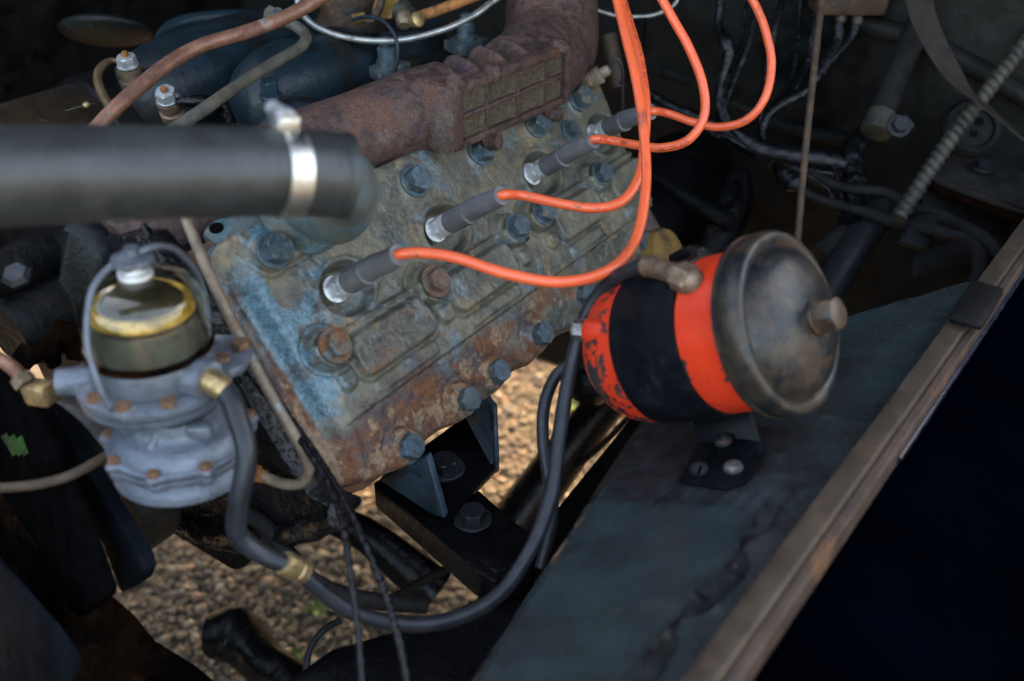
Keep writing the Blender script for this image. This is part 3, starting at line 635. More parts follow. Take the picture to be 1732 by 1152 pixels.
# box body: a loft from the face back to a rounded back, as heightfield over (u, contour)
nc, nl = 60, 120; V = []
for i in range(nl):
    s = i/(nl-1); (ut, ht), (ub, hb_) = face_uv(s, 0), face_uv(s, 1)
    for j in range(nc):
        q = j/(nc-1)
        if q < .22: t = q/.22; u, h, o = ub+(ut-ub)*t, hb_+(ht-hb_)*t, o0
        elif q < .62:
            t = (q-.22)/.40; a = t*1.9
            u, o, h = ut, o0-4-62*math.sin(min(a, PI/2))-20*max(0, a-PI/2), ht+2-2*t-14*max(0, 1-math.cos(a))
            rib = sum(math.exp(-((s-r-.16*t)/.026)**2) for r in (.28, .50, .70)); h += 11*rib*math.sin(PI*min(1, t*1.35))**.8*(t < .74)
            if s < .16: h += 6*(1-sst(.10, .16, s))*math.sin(PI*t)
        elif q < .80: t = (q-.62)/.18; u, o, h = ut, o0-85+5*t, ht-22-70*t
        else: t = (q-.80)/.20; u, o, h = ub, o0-80*(1-t), hb_-12*(1-t)+ (ht-hb_-80)*0
        V.append(Eh(u, o, h+.7*fbm(u, o+h, 0, .12)))
Fc = grid_faces(nl, nc) + [(i*nc+nc-1, (i+1)*nc+nc-1, (i+1)*nc, i*nc) for i in range(nl-1)] + [tuple(range(nc)), tuple((nl-1)*nc+j for j in range(nc))[::-1]]
make('box_casting', (np.array(V), Fc), 'manifold_rust', man, angle=55)
# front frame: raised grid of ribs and eight recessed panels
cols = [0.0, .045, .235, .275, .51, .55, .78, .82, .965, 1.0]; rows = [0., .10, .46, .56, .90, 1.]
cc = [(.035, .242), (.266, .517), (.543, .787), (.813, .967)]; rr_ = [(.07, .475), (.545, .93)]
def fpt(s, t, d): u, h = face_uv(s, t); return mf(u, h, d)
def fslab(s0, s1, t0, t1, d0, d1, b=.0012):
    q = [fpt(s0, t0, d0), fpt(s1, t0, d0), fpt(s1, t1, d0), fpt(s0, t1, d0)]; return slab(q, OUT*(d1-d0)/1000, b)
bars = [fslab(-.03, 1.02, -.08, .075, -2, 8, .0015), fslab(-.03, 1.02, .475, .545, -2, 5.5, .0013), fslab(-.03, 1.02, .925, 1.06, -2, 7, .0015)]
for s0, s1 in ((-.035, .034), (.240, .268), (.515, .545), (.785, .815), (.957, 1.025)): bars.append(fslab(s0, s1, -.05, 1.05, -2.5, 5.0 if .1 < s0 < .9 else 8.5, .0013))
for i, b_ in enumerate(bars):
    vv = jitter(b_[0], .0008, 300, i); make('rib', (vv, b_[1]), 'manifold_rust', man)
for a, b in cc:
    for t0, t1 in rr_:
        ns, nt = 16, 12; V = []
        for i in range(ns):
            for j in range(nt):
                x, y = i/(ns-1), j/(nt-1); V.append(fpt(a+(b-a)*x, t0+(t1-t0)*y, 1.2+.5*fbm(x*9, y*6, a*50)+2.2*sst(.86, 1, x)))
        make('recess_panel', (np.array(V), grid_faces(ns, nt)), 'manifold_recess', man, angle=180)
# front port pipe running down to the left behind the hose
pipe = np.array([Eh(300, -84, 108), Eh(262, -94, 107), Eh(215, -110, 102), Eh(150, -128, 96), Eh(60, -142, 80), Eh(-10, -150, 62)])
v_, f_, _ = sweep(pipe, [.040, .039, .0365, .036, .036, .036], 40, 10)
make('port_pipe', (jitter(v_, .0005, 140), f_), 'manifold_rust', man, angle=70)
# flared shoulder and strap between pipe and box
make('shoulder', slab([fpt(-.06, -.08, 8), fpt(.02, -.08, 8), fpt(.02, 1.1, 8), fpt(-.06, 1.12, 8)], -OUT*.075, .008), 'manifold_rust', man)
for i, (s, t, d) in enumerate([(.02, -.10, 2), (.30, -.04, 4), (.93, -.06, 3)]):
    b_ = lathe([(0, -.004), (.009, -.004), (.0095, .0), (.008, .004), (.004, .006), (0, .0062)], 20, frame(UP+OUT*.5), fpt(s, t, d)); make('boss', (jitter(b_[0], .001, 200, i), b_[1]), 'manifold_rust', man)
for s, t in ((.285, 1.17), (.865, 1.17)):
    b_ = lathe([(0, -.004), (.0075, -.004), (.0080, .004), (.0075, .008), (.005, .009), (0, .0092)], 7, frame(OUT+UP*.2+rt*.2), fpt(s, t, 6)); make('bolt', (jitter(b_[0], .0008, 300), b_[1]), 'manifold_rust', man)
    make('bolt_lug', slab([fpt(s-.09, 1.0, 0), fpt(s+.05, 1.0, 0), fpt(s+.04, 1.22, 0), fpt(s-.05, 1.26, 0)], OUT*.006, .0015), 'manifold_rust', man)
# outlet elbow rising at the rear
el = np.array([Eh(425, -92, 96), Eh(475, -98, 98), Eh(520, -112, 108), Eh(548, -128, 140), Eh(556, -136, 185), Eh(560, -140, 240)])
v_, f_, _ = sweep(el, [.046, .050, .052, .050, .044, .044], 40, 10); make('outlet_elbow', (jitter(v_, .0006, 120), f_), 'manifold_rust', man, angle=70)
make('joint_ring', sweep([Eh(553, -134, 168), Eh(553.6, -134.6, 171)], .0475, 40, 3), 'copper_tube', man)

# ------------------------------------------------------------------ spark plugs, boots and orange leads
def text_on(parent, txt, path, r, s0, size, side, mat='wire_print'):
    """printed text: font outline laid on the surface of a round lead along its length"""
    cu = bpy.data.curves.new('t', 'FONT'); cu.body = txt; cu.size = size; cu.align_y = 'CENTER'; cu.resolution_u = 2
    to = bpy.data.objects.new('t', cu); COL.objects.link(to)
    me = to.to_mesh(); V = np.array([v.co[:] for v in me.vertices]); Fc = [tuple(p.vertices) for p in me.polygons]; to.to_mesh_clear()
    bpy.data.objects.remove(to); bpy.data.curves.remove(cu)
    if not len(V): return
    P = smooth(path, 40); d = np.r_[0, np.cumsum(np.linalg.norm(np.diff(P, axis=0), axis=1))]
    T = np.gradient(P, axis=0); T /= np.linalg.norm(T, axis=1)[:, None]
    out = []
    for x, y, _ in V:
        s_ = s0+x; p = np.array([np.interp(s_, d, P[:, k]) for k in range(3)]); t = nrm([np.interp(s_, d, T[:, k]) for k in range(3)])
        n = nrm(np.asarray(side, float)-t*(np.asarray(side, float) @ t)); b = np.cross(n, t)
        a = y/r; out.append(p+(n*math.cos(a)+b*math.sin(a))*(r+.00015))
    return make('printing', (np.array(out), Fc), mat, parent, angle=180)
Z = [.792, .880, .984, 1.067]
LEADS = [
 [(720, 428, .722), (775, 437, .715), (860, 464, .71), (950, 477, .715), (1030, 457, .735), (1075, 405, .765), (1092, 320, .79), (1090, 235, .81), (1077, 140, .83), (1058, 60, .85), (1040, -15, .87)],
 [(885, 331, .825), (950, 345, .815), (1010, 352, .81), (1055, 338, .815), (1082, 295, .825), (1091, 230, .84), (1092, 170, .85), (1082, 100, .865), (1068, 50, .88), (1048, -15, .90)],
 [(1035, 238, .925), (1075, 245, .91), (1120, 250, .89), (1165, 236, .88), (1191, 195, .875), (1188, 140, .875), (1165, 80, .875), (1140, 35, .875), (1112, -15, .875)],
 [(1130, 192, 1.01), (1170, 206, 1.0), (1215, 215, .985), (1262, 203, .97), (1294, 165, .96), (1305, 110, .96), (1297, 60, .96), (1283, 20, .96), (1262, -20, .96)]]
LAB = ['orange spark plug lead in the foremost plug, sweeping low towards the oil filter', 'orange spark plug lead in the second plug from the radiator hose', 'orange spark plug lead in the third plug, looping behind the crossing leads', 'orange spark plug lead in the rearmost plug, making the widest loop']
ENDS = [(675, 431), (849, 331), (1004, 237), (1101, 189)]
PL = ['bright plated spark plug in the front recess of the head', 'bright plated spark plug in the second recess of the head', 'bright plated spark plug in the third recess of the head', 'bright plated spark plug in the rear recess of the head, half hidden by a lead']
plug_hex = hexbolt(.0098, .0110, .0112, .002, 'plug_metal', 'plug_hex')
for i, (u, v) in enumerate(PLUG):
    b0 = Hd(u/1000, v/1000, -.008); L_ = .078 if i < 2 else .080
    sp = thing('spark_plug', b0, PL[i], 'spark plug', 'spark plugs in the head')
    place('plug_hex', plug_hex, b0, frame(HN, REAR+HV*.3*i), sp)
    lathe_at('plug_shell', [(.0092, .0128), (.0098, .0142), (.0092, .018), (.0098, .0195), (.0090, .024), (.007, .026), (.007, .034)], b0, HN, 'plug_metal', sp)
    ld = thing('spark_lead', b0, LAB[i], 'spark plug lead', 'orange spark plug leads')
    ex, ey = ENDS[i]
    p1 = b0+HN*.022; q = np.array(b0+HN*(.022+L_)); dz = (q-CAM) @ fw; p3 = at(ex, ey, dz)
    mid = (p1*.5+p3*.5)+UP*.0015
    bo_ = make('boot', sweep(np.array([p1, p1*.72+p3*.28, mid, p1*.25+p3*.75, p3]), [.0098, .0096, .0092, .0088, .0080], 22, 8), 'boot_grey', ld)
    bc = p1*.63+p3*.37; bt = nrm(p3-p1)
    make('boot_ring', lathe([(.0090, -.003), (.0106, -.0022), (.0106, .0022), (.0090, .003)], 22, frame(bt), bc), 'boot_grey', bo_)
    path = np.concatenate([[p3-bt*.012, p3+bt*.002], px(LEADS[i])])
    lw = make('lead', sweep(path, .0041, 16, 10), 'orange_wire', ld, angle=180)
    if i == 1:
        text_on(lw, 'AC-DELCO · PACKARD 535SO SILICONE/STAINLESS · 7MM 1984', path, .0041, .232, .0056, rt*.55-fw*.85)
    if i == 2:
        text_on(lw, 'ATC · 7MM 1984', path, .0041, .016, .0052, dn*.2-fw)
        text_on(lw, 'AC-DELCO', path, .0041, .088, .0052, dn*.55-fw)
    if i == 0:
        text_on(lw, 'AC-DELCO · PACKARD', path, .0041, .16, .0052, dn*.9-fw*.5)

# ------------------------------------------------------------------ radiator hose and clamp
hs = thing('radiator_hose', at(300, 300, .60), 'thick black ribbed radiator hose crossing the upper left', 'hose')
hp = px([(-120, 303, .470), (0, 299, .485), (150, 294, .51), (300, 291, .532), (450, 291, .556), (520, 293, .570), (582, 299, .580)])
make('hose', sweep(hp, [.0246, .0245, .0245, .0245, .0245, 0.0246, .0243], 48, 26, rfun=lambda d, t, a: 1+.0035*np.sin(d*2*PI/.0062)+.0025*np.sin(d*37+2*a)), 'hose_rubber', hs, angle=180)
make('hose_lip', sweep([hp[-1]-nrm(hp[-1]-hp[-2])*.0035, hp[-1]+nrm(hp[-1]-hp[-2])*.0015], .0252, 40, 3), 'hose_rubber', hs)
cP, cT = at(483, 292.1, .5630), nrm(at(520, 293, .570)-at(450, 291, .556)); cR = frame(cT, UP)
cl = thing('hose_clamp', cP, 'bright worm drive clamp round the radiator hose end', 'hose clamp')
bnd = make('band', lathe([(.0249, -.0068), (.0260, -.0064), (.0262, 0), (.0260, .0064), (.0249, .0068)], 48, cR, cP), 'clamp_steel', cl)
for k in range(30):
    a = math.radians(-175+k*7.2)
    if -1.9 < a < 1.0: pass
    n = cR @ np.array([math.cos(a), math.sin(a), 0]); tq = cR @ np.array([-math.sin(a), math.cos(a), 0])
    make('slot', box(.0010, .0075, .0004, np.stack([tq, nrm(cT+tq*.25), n], 1), cP+n*.0263), 'slot_dark', bnd)
hz = nrm(UP*.9-OUT*.25); hP = cP+cR @ np.array([.0, 0, 0])+nrm(UP-cT*(UP @ cT))*.031-cT*.005
tx = np.cross(cT, nrm(UP-cT*(UP @ cT)))
wh_ = make('worm_housing', box(.017, .014, .011, np.stack([tx, cT, np.cross(tx, cT)], 1), hP-UP*.002, .003), 'clamp_steel', cl)
make('clamp_screw', lathe([(0, -.014), (.0052, -.014), (.0057, -.010), (.0052, -.004), (.0045, -.003), (.0045, .010), (0, .010)], 20, frame(-tx-dn*0), hP+tx*-.006+UP*.001), 'nut_grey', wh_)

# ------------------------------------------------------------------ fuel pump
pc = at(262, 632, .655); PT = nrm(UP+REAR*.03)
pump = thing('fuel_pump', pc-UP*.11, 'grey blue cast fuel pump with a glass sediment bowl and rusty screws', 'fuel pump')
PR = frame(PT, rt); px_, py_ = PR[:, 0], PR[:, 1]
def pz(h, x=0., y=0.): return pc+PT*h+px_*x+py_*y
def lob(n, a0, amp, w=9): return lambda a, h: 1+amp*np.maximum(0, np.cos(n*(a-a0)/1))**w
# upper cover: two clamped flanges and a cup
make('upper_cover', lathe([(.0, .004), (.047, .004), (.0485, .0), (.0485, -.0035), (.044, -.006), (.040, -.010)][::-1] and [(.038, -.016), (.0455, -.013), (.0475, -.0105), (.0475, -.0075), (.0455, -.0065), (.0480, -.0055), (.0490, -.003), (.0485, .0005), (.0455, .0022), (.038, .003), (.0395, .006), (.0388, .014), (.0388, .020), (.0378, .0225), (.034, .0225)], 64, PR, pc), 'pump_zinc', pump, angle=50)
for k, a in enumerate(np.radians([-128, -98, -62, -20, 20, 75, 130, 178])):
    place('screw', B_tiny, pz(.0015, .0428*math.cos(a), .0428*math.sin(a)), frame(PT, px_*math.cos(k)+py_*math.sin(k)), pump)
# inlet lug on the left and outlet lug on the right
def port(name, a, L_, r0, r1, h, mat='pump_zinc'):
    d = px_*math.cos(a)+py_*math.sin(a); P0_ = pz(h)+d*.026
    return make(name, sweep(np.array([P0_, P0_+d*L_*.5, P0_+d*L_]), [r0*1.1, r0, r1], 24, 6), mat, pump), P0_+d*L_, d
_, pin, din = port('inlet_port', math.radians(190), .034, .0095, .0090, -.001)
make('inlet_lug', slab([pz(.004, -.032, -.026), pz(.002, -.060, -.012), pz(.000, -.064, .002), pz(.002, -.045, .014), pz(.004, -.030, .016)], -PT*.010, .003), 'pump_zinc', pump)
_, pout, dout = port('outlet_port', math.radians(-28), .022, .0135, .0125, .010)
make('outlet_fitting', sweep(np.array([pout-dout*.004, pout+dout*.006-UP*.001, pout+dout*.012-UP*.004]), [.0085, .0080, .0072], 20, 5), 'brass', pump)
# glass bowl with its inner parts
bz = .0225
def bl(p): return [(r*1.12, bz+(h-bz)*1.08) for r, h in p]
bowl = lathe(bl([(.0345, bz), (.0352, bz+0.0032), (.0348, bz+0.0200), (.0325, bz+0.0320), (.0285, bz+0.0392), (.020, bz+0.0436), (.011, bz+0.0448), (0, bz+0.0452),
              (0, bz+0.0428), (.011, bz+0.0424), (.019, bz+0.0412), (.0265, bz+0.0372), (.0302, bz+0.0308), (.0325, bz+0.0192), (.0330, bz+0.0024)]), 56, PR, pc)
bo = make('glass_bowl', (bowl[0], [f for f in bowl[1] if len(f) < 10]), 'glass', pump, angle=60)
make('bowl_gasket', lathe(bl([(.0335, bz-.0012), (.0362, bz-.0008), (.0362, bz+0.0016), (.0335, bz+0.0019)]), 48, PR, pc), 'rust_panel', pump)
make('inner_cup', lathe(bl([(.0305, bz-.002), (.0295, bz+0.0096), (.0275, bz+0.0192), (.022, bz+0.0200), (.021, bz+0.0176), (0, bz+0.0176)]), 48, PR, pc), 'bowl_inner', pump)
make('inner_tower', lathe(bl([(.010, bz), (.0095, bz+0.0216), (.006, bz+0.0224), (0, bz+0.0224)]), 24, PR, pz(0, .008, -.012)), 'bowl_inner', pump)
make('amber_screen', lathe(bl([(.0262, bz+.0225), (.0282, bz+.0230), (.0276, bz+.0290), (.0250, bz+.0300), (.0235, bz+.0290)]), 48, PR, pc), 'amber', pump)
make('bowl_sediment', lathe(bl([(.0245, bz+.0275), (.018, bz+.0330), (.010, bz+.0350), (0, bz+.0352)]), 48, PR, pc), 'bowl_amber', pump)
# bail: wire loop over the bowl with its clamp nut
make('bail_wire', sweep(np.array([pz(0.0040, -.014, -.044), pz(0.0170, -.017, -.0435), pz(0.0440, -.022, -.036), pz(0.0705, -.020, -.020), pz(0.0816, -.010, -.005), pz(0.0849, -.002, 0), pz(0.0871, .006, .004), pz(0.0860, .014, .012), pz(0.0771, .021, .022), pz(0.0529, .026, .036), pz(0.0195, .027, .042)]), .0021, 12, 8), 'pump_zinc', pump)
make('bail_saddle', lathe(bl([(0, bz+0.0452), (.0095, bz+0.0452), (.0095, bz+0.0480), (.0072, bz+0.0492), (.0072, bz+0.0528), (0, bz+0.0528)]), 24, PR, pc), 'plug_metal', pump)
make('thumb_nut', lathe(bl([(0, bz+0.0528), (.0105, bz+0.0528), (.0118, bz+0.0544), (.0112, bz+0.0572), (.004, bz+0.0584), (.0038, bz+0.0632), (0, bz+0.0632)]), 40, PR, pc, rf=lambda a, h: 1+.09*np.sign(np.sin(a*7))*(h < bz+0.0576)), 'pump_zinc', pump, angle=30)
# neck and lower diaphragm housing with lobed flange
make('pump_neck', lathe([(.040, -.014), (.036, -.018), (.031, -.024), (.030, -.032)], 40, PR, pc), 'pump_zinc', pump)
lc = pc-UP*.038+px_*.012-py_*.010
make('lower_dome', lathe([(.0445, -.003), (.0425, .002), (.0395, .0055), (.036, .0075), (.030, .009), (.028, .013), (.027, .020), (0, .021)], 56, PR, lc), 'pump_zinc', pump, angle=60)
rf = lambda a, h: 1+.115*np.maximum(0, np.cos(9*(a+.25)))**3
make('flange_upper', lathe([(.038, -.0015), (.0455, -.002), (.0470, -.0032), (.0470, -.0062), (.0455, -.0075), (.038, -.0075)], 144, PR, lc, rf=rf), 'pump_zinc', pump, angle=50)
make('flange_lower', lathe([(.038, -.0078), (.0450, -.0085), (.0462, -.0095), (.0455, -.0135), (.040, -.0155), (.0425, -.018), (.0450, -.0215), (.0462, -.0255), (.0462, -.0275), (.0445, -.0285), (.040, -.027), (.0, -.027)], 144, PR, lc, rf=lambda a, h: 1+(.10*np.maximum(0, np.cos(9*(a+.25)))**3 if h > -.015 else 0)), 'pump_zinc', pump, angle=50)
for k in range(9):
    a = 2*PI*k/9-.25; place('screw', B_tiny, lc+PT*-.0022+px_*.0462*math.cos(a)+py_*.0462*math.sin(a), frame(PT, px_*math.cos(k*2)+py_*math.sin(k*2)), pump, scale=.8)
make('web', slab([lc+px_*-.012+py_*-.036+PT*.004, lc+px_*-.004+py_*-.022+PT*.022, lc+px_*-.001+py_*-.016+PT*.022, lc+px_*-.006+py_*-.030+PT*.005], px_*.0035, .001), 'pump_zinc', pump)
make('pump_lever_block', xf(box(.016, .010, .010, b=.003), PR, lc+px_*.022+py_*-.022+PT*.016), 'pump_zinc', pump)
make('mount_flange', slab([pz(-.006, .010, .050), pz(-.006, .040, .050), pz(-.006, .057, .032), pz(-.006, .056, .012), pz(-.006, .046, -.002), pz(-.006, .02, .02)], PT*.008+UP*.0, .003), 'pump_zinc', pump)
place('screw', B_tiny, pz(.003, .050, .030), frame(PT), pump, scale=1.2)

# fuel hose from the pump outlet
fh = thing('fuel_hose', at(410, 780, .57), 'thick grey black fuel hose dropping from the pump to a brass joint', 'hose')
make('hose', sweep(np.concatenate([[pout+dout*.006-UP*.001, pout+dout*.014-UP*.006], px([(400, 700, .625), (417, 770, .622), (404, 850, .628), (402, 902, .637), (440, 936, .645), (488, 956, .650)])]), [.0070, .0072, .0070, .0068, .0066, .0065, .0064, .0063], 20, 8), 'black_rubber', fh)
ft = nrm(at(520, 972, .665)-at(480, 953, .648))
make('joint_nut', lathe([(.0075, -.008), (.0082, -.006), (.0082, .001), (.0070, .002), (.0070, .005), (.0078, .006), (.0078, .012), (.006, .013)], 12, frame(ft), at(493, 958, .652)), 'brass', fh, angle=25)
# long black hose from the joint round to the top of the oil filter
lh = [(505, 966, .66), (545, 1000, .668), (600, 1036, .675), (690, 1056, .682), (770, 1046, .69), (845, 1005, .70), (900, 925, .715), (932, 835, .73), (945, 745, .742), (958, 660, .752), (975, 585, .755), (998, 520, .75), (1035, 475, .735), (1080, 452, .712), (1095, 450, .706)]
tag(make('oil_hose', sweep(px(lh), .0056, 16, 8), 'black_rubber'), 'long black hose curving from the brass joint round to the top of the oil filter', 'hose')
tag(make('oil_return_hose', sweep(px([(1000, 609, .772), (968, 615, .775), (938, 640, .775), (920, 690, .77), (919, 750, .765), (930, 820, .76), (934, 880, .76), (915, 960, .76)]), .0049, 16, 8), 'black_rubber'), 'shorter black hose looping down from the lower oil filter port', 'hose')
tag(make('heater_pipe', sweep(px([(395, 862, .80), (440, 882, .79), (480, 925, .78), (520, 975, .775), (570, 1002, .775), (640, 1017, .78), (722, 1024, .79)]), .0066, 16, 8), 'braid_dark'), 'brown black pipe running beside the brass joint towards the engine mount', 'pipe')

# ------------------------------------------------------------------ oil filter
cC = at(1318, 548, .672); AX = nrm(rt*.654-(-dn)*-.22*-1*0 + rt*0 + dn*-.22 + fw*-.717); AX = nrm(rt*.67 + dn*-.145 + fw*-.70)
FR = frame(AX, UP)
flt = thing('oil_filter', on(1215, 790, P_ap, N_ap), 'red and black oil filter canister with a rusty domed lid, clamped to the apron', 'oil filter')
RC = .0555
def fz(z, a=0., r=0.): return cC+AX*z+(FR[:, 0]*math.cos(a)+FR[:, 1]*math.sin(a))*r
prof = [(0, -.149), (.018, -.148), (.032, -.145), (.042, -.140), (.049, -.132), (.0535, -.123), (RC, -.112)] + [(RC, z) for z in np.linspace(-.106, -.004, 22)] + [(RC*.98, 0), (0, 0)]
v_, f_ = lathe(prof, 80, FR, cC); z_ = (v_-cC) @ AX
chip = .55*np.exp(-((z_+.118)/.022)**2)-.25*sst(-.06, -.02, z_)
make('canister', (v_, f_), 'filter_red', flt, attrs={'chip': chip}, angle=50)
lid = make('lid', lathe([(RC*.985, -.009), (.0610, -.008), (.0624, -.005), (.0628, .002), (.0624, .007), (.0612, .0095), (.0590, .0105), (.0555, .0104), (.0538, .0092), (.0526, .0082), (.0514, .0095), (.0500, .0125), (.0465, .0165), (.040, .0205), (.030, .0240), (.018, .0265), (.008, .0275), (0, .0276)], 96, FR, cC), 'lid_patina', flt, angle=60)
make('lid_clamp_ring', lathe([(.0600, -.012), (.0625, -.010), (.0628, -.0065), (.060, -.0055)], 80, FR, cC), 'lid_patina', lid)
lb2 = hexbolt(.0118, .013, .0122, .004, 'lid_bolt', 'lid_bolt', .0015); place('lid_bolt', lb2, fz(.0262), frame(AX, UP+rt*.2), lid)
bn = lathe([(RC+.0004, -.101), (RC+.0020, -.1005), (RC+.0022, -.090), (RC+.0022, -.052), (RC+.0020, -.0445), (RC+.0004, -.044)], 80, FR, cC)
make('clamp_band', bn, 'band_black', flt)
# bracket foot: from the band down on to the apron
fc = on(1214, 794, P_ap, N_ap)
tdir = nrm(REAR*.25+OUT*.97-N_ap*((REAR*.25+OUT*.97) @ N_ap)); bdir = np.cross(N_ap, tdir)
def apx(x, y, n=.0): return on(x, y, P_ap+N_ap*n, N_ap)
foot = [apx(1148, 818, .002), apx(1165, 790, .002), apx(1180, 752, .002), apx(1205, 722, .006), apx(1262, 726, .006), apx(1292, 752, .002), apx(1284, 792, .002), apx(1262, 820, .002), apx(1228, 832, .002)]
ftp = make('foot_plate', slab(foot, N_ap*.0032, .001), 'band_black', flt)
a_dn = None
ang = [math.atan2(float((q-cC) @ FR[:, 1]), float((q-cC) @ FR[:, 0])) for q in (apx(1195, 735, .004), apx(1262, 735, .004))]
am = (ang[0]+ang[1])/2
topL, topR = fz(-.100, am, RC+.002), fz(-.050, am, RC+.002)
bl, br = apx(1178, 755, .004), apx(1288, 752, .004)
make('foot_web', slab([topL, topR, br, bl], nrm(np.cross(topR-topL, bl-topL))*.003, .001), 'band_black', flt)
rb = lathe([(0, .0065), (.003, .006), (.0062, .0042), (.0068, .002), (.0068, 0)], 20); rv = mesh_data('rivet', *rb, 'bolt_dark', 40)
rv2 = mesh_data('rivet', *rb, 'plug_dull', 40)
place('rivet', rv, apx(1183, 796, .0052), frame(N_ap, REAR), ftp); place('rivet', rv2, apx(1241, 794, .0052), frame(N_ap, OUT), ftp); place('rivet', rv, apx(1224, 748, .0085), frame(N_ap, OUT), ftp)
make('rivet_slot', box(.010, .0016, .0012, frame(N_ap, bdir), apx(1183, 796, .0118)), 'slot_dark', ftp)
# brass elbow at the top port
p0 = at(1190, 498, .675); p1 = at(1168, 476, .668); p2 = at(1138, 462, .680); p3 = at(1095, 450, .705)
make('port_boss', lathe([(.0115, -.008), (.0115, .002), (.010, .004), (0, .004)], 24, frame(nrm(p1-p0+UP*.01)), p0), 'filter_red', flt)
make('elbow', sweep(np.array([p0, p0*.4+p1*.6, p1, p1*.5+p2*.5, p2]), [.0074, .0082, .0094, .0080, .0072], 20, 6), 'brass_dull', flt)
nutm = hexbolt(.0110, .013, .0, .0, 'brass_dull', 'elbow_nut'); place('elbow_nut', nutm, p2+nrm(p1-p2)*.006, frame(nrm(p1-p2), UP), flt); place('elbow_nut', nutm, p1+nrm(p0-p1)*.0, frame(nrm(p0-p1), UP), flt, scale=.85)
make('hose_ferrule', sweep(np.array([p2, p2*.3+p3*.7, p3]), [.0072, .0070, .0078], 20, 5), 'brass_dull', flt)
# bottom fittings
q0 = at(1006, 560, .728); dq = nrm(at(972, 557, .738)-q0)
make('bottom_boss', lathe([(.010, -.01), (.010, .004), (.009, .006), (0, .006)], 24, frame(dq), q0), 'filter_red', flt)
bnm = hexbolt(.0085, .010, .0, .0, 'plug_dull', 'bottom_nut'); place('bottom_nut', bnm, q0+dq*.0065, frame(dq, UP), flt)
make('return_fitting', sweep(px([(1018, 604, .757), (1000, 608, .764), (978, 612, .772)]), [.0062, .0058, .0058], 16, 6, rfun=lambda d, t, a: 1+.10*np.sign(np.sin(d*900))), 'bolt_dark', flt)

# ------------------------------------------------------------------ pipes and wires in front of the head
st_ = thing('steel_line', at(430, 800, .75), 'tan rusty steel pipe running down along the front of the head', 'pipe')
make('pipe', sweep(px([(285, 290, .71), (315, 370, .705), (350, 455, .70), (395, 550, .70), (440, 635, .703), (480, 707, .71), (510, 758, .718), (522, 795, .725), (508, 817, .732), (478, 818, .738), (432, 801, .745)]), .0040, 16, 10), 'steel_tube_rust', st_)
make('pipe_fitting', lathe([(.006, -.008), (.0068, -.006), (.0068, .002), (.005, .003), (.005, .008)], 6, frame(nrm(at(478, 818, .738)-at(432, 801, .745))), at(432, 801, .745)), 'rust_bright', st_, angle=20)
def twisted(name, pts, r, pitch, label, cat, mat='tape_black', sm=24):
    P = smooth(px(pts), sm)
    v_, f_, uv_ = sweep(P, r, 12, 0, rfun=lambda d, t, a: 1+.07*np.cos(2*(a-d*2*PI/pitch)))
    return tag(make(name, (v_, f_), mat), label, cat)
twisted('ignition_wire', [(242, 380, 0.720), (280, 450, 0.717), (325, 520, 0.717), (390, 592, 0.723), (459, 680, 0.723), (522, 765, 0.710), (560, 828, 0.695), (582, 900, 0.675), (594, 980, 0.660), (606, 1070, 0.645), (614, 1170, 0.630)], .0024, .022, 'black twisted wire along the head front, left of two hanging ends', 'wire')
twisted('ignition_wire', [(248, 386, 0.725), (298, 462, 0.725), (340, 522, 0.725), (405, 592, 0.730), (471, 680, 0.729), (532, 765, 0.715), (580, 842, 0.695), (620, 925, 0.675), (650, 1000, 0.660), (674, 1080, 0.645), (692, 1170, 0.630)], .0026, .018, 'black twisted wire along the head front, right of two hanging ends', 'wire')
rod('ground_wire', [(575, 1050, .86), (548, 1065, .85), (526, 1095, .84), (518, 1130, .83), (520, 1175, .82)], .0030, 'black_rubber', 'short black wire curling down over the gravel near the bottom edge', 'wire')
rod('wire_loop', [(620, 1110, .80), (625, 1098, .80), (650, 1092, .80), (690, 1092, .80), (740, 1080, .80), (750, 1068, .80)], .0012, 'black_rubber', 'thin black wire loop lying on the frame rail', 'wire')
# ------------------------------------------------------------------ engine mount
mt = thing('engine_mount', hor(770, 830, -.17), 'blue and black steel engine mount bracket bolted under the head', 'engine mount')
hm = -.150
bp = [hor(708, 760, hm), hor(790, 700, hm), hor(838, 790, hm), hor(752, 880, hm)]
make('base_plate', slab(bp, -UP*.008, .0015), 'frame_black', mt)
make('gusset', slab([hor(640, 812, hm+.02), at(722, 772, .83), bp[3]+UP*.002, hor(735, 872, hm-.012)], REAR*.006+UP*.002, .0012), 'mount_blue', mt)
make('gusset', slab([at(820, 672, .91), at(835, 690, .90), bp[2]+UP*.006, bp[2]-UP*.008, bp[1]-UP*.008, at(780, 690, .885)], REAR*.006, .0012), 'mount_blue', mt)
place('bolt', B_dark, hor(752, 795, hm), frame(UP, REAR), mt, scale=1.1)
arm = thing('mount_crossmember', hor(780, 900, -.19), 'black crossmember arm under the engine mount with a single large bolt', 'crossmember')
ap_ = [hor(630, 815, -.165), hor(735, 760, -.165), hor(860, 872, -.165), hor(900, 905, -.165), hor(905, 950, -.165), hor(835, 985, -.165), hor(800, 962, -.165)]
make('arm', slab(ap_, -UP*.03, .003), 'frame_black', arm)
make('arm_step', slab([hor(865, 878, -.162), hor(905, 905, -.162), hor(900, 950, -.162), hor(838, 968, -.162), hor(800, 940, -.162)], -UP*.01, .002), 'frame_black', arm)
place('bolt', B_dark, hor(800, 880, -.163), frame(UP, REAR+OUT*.4), arm, scale=1.0)
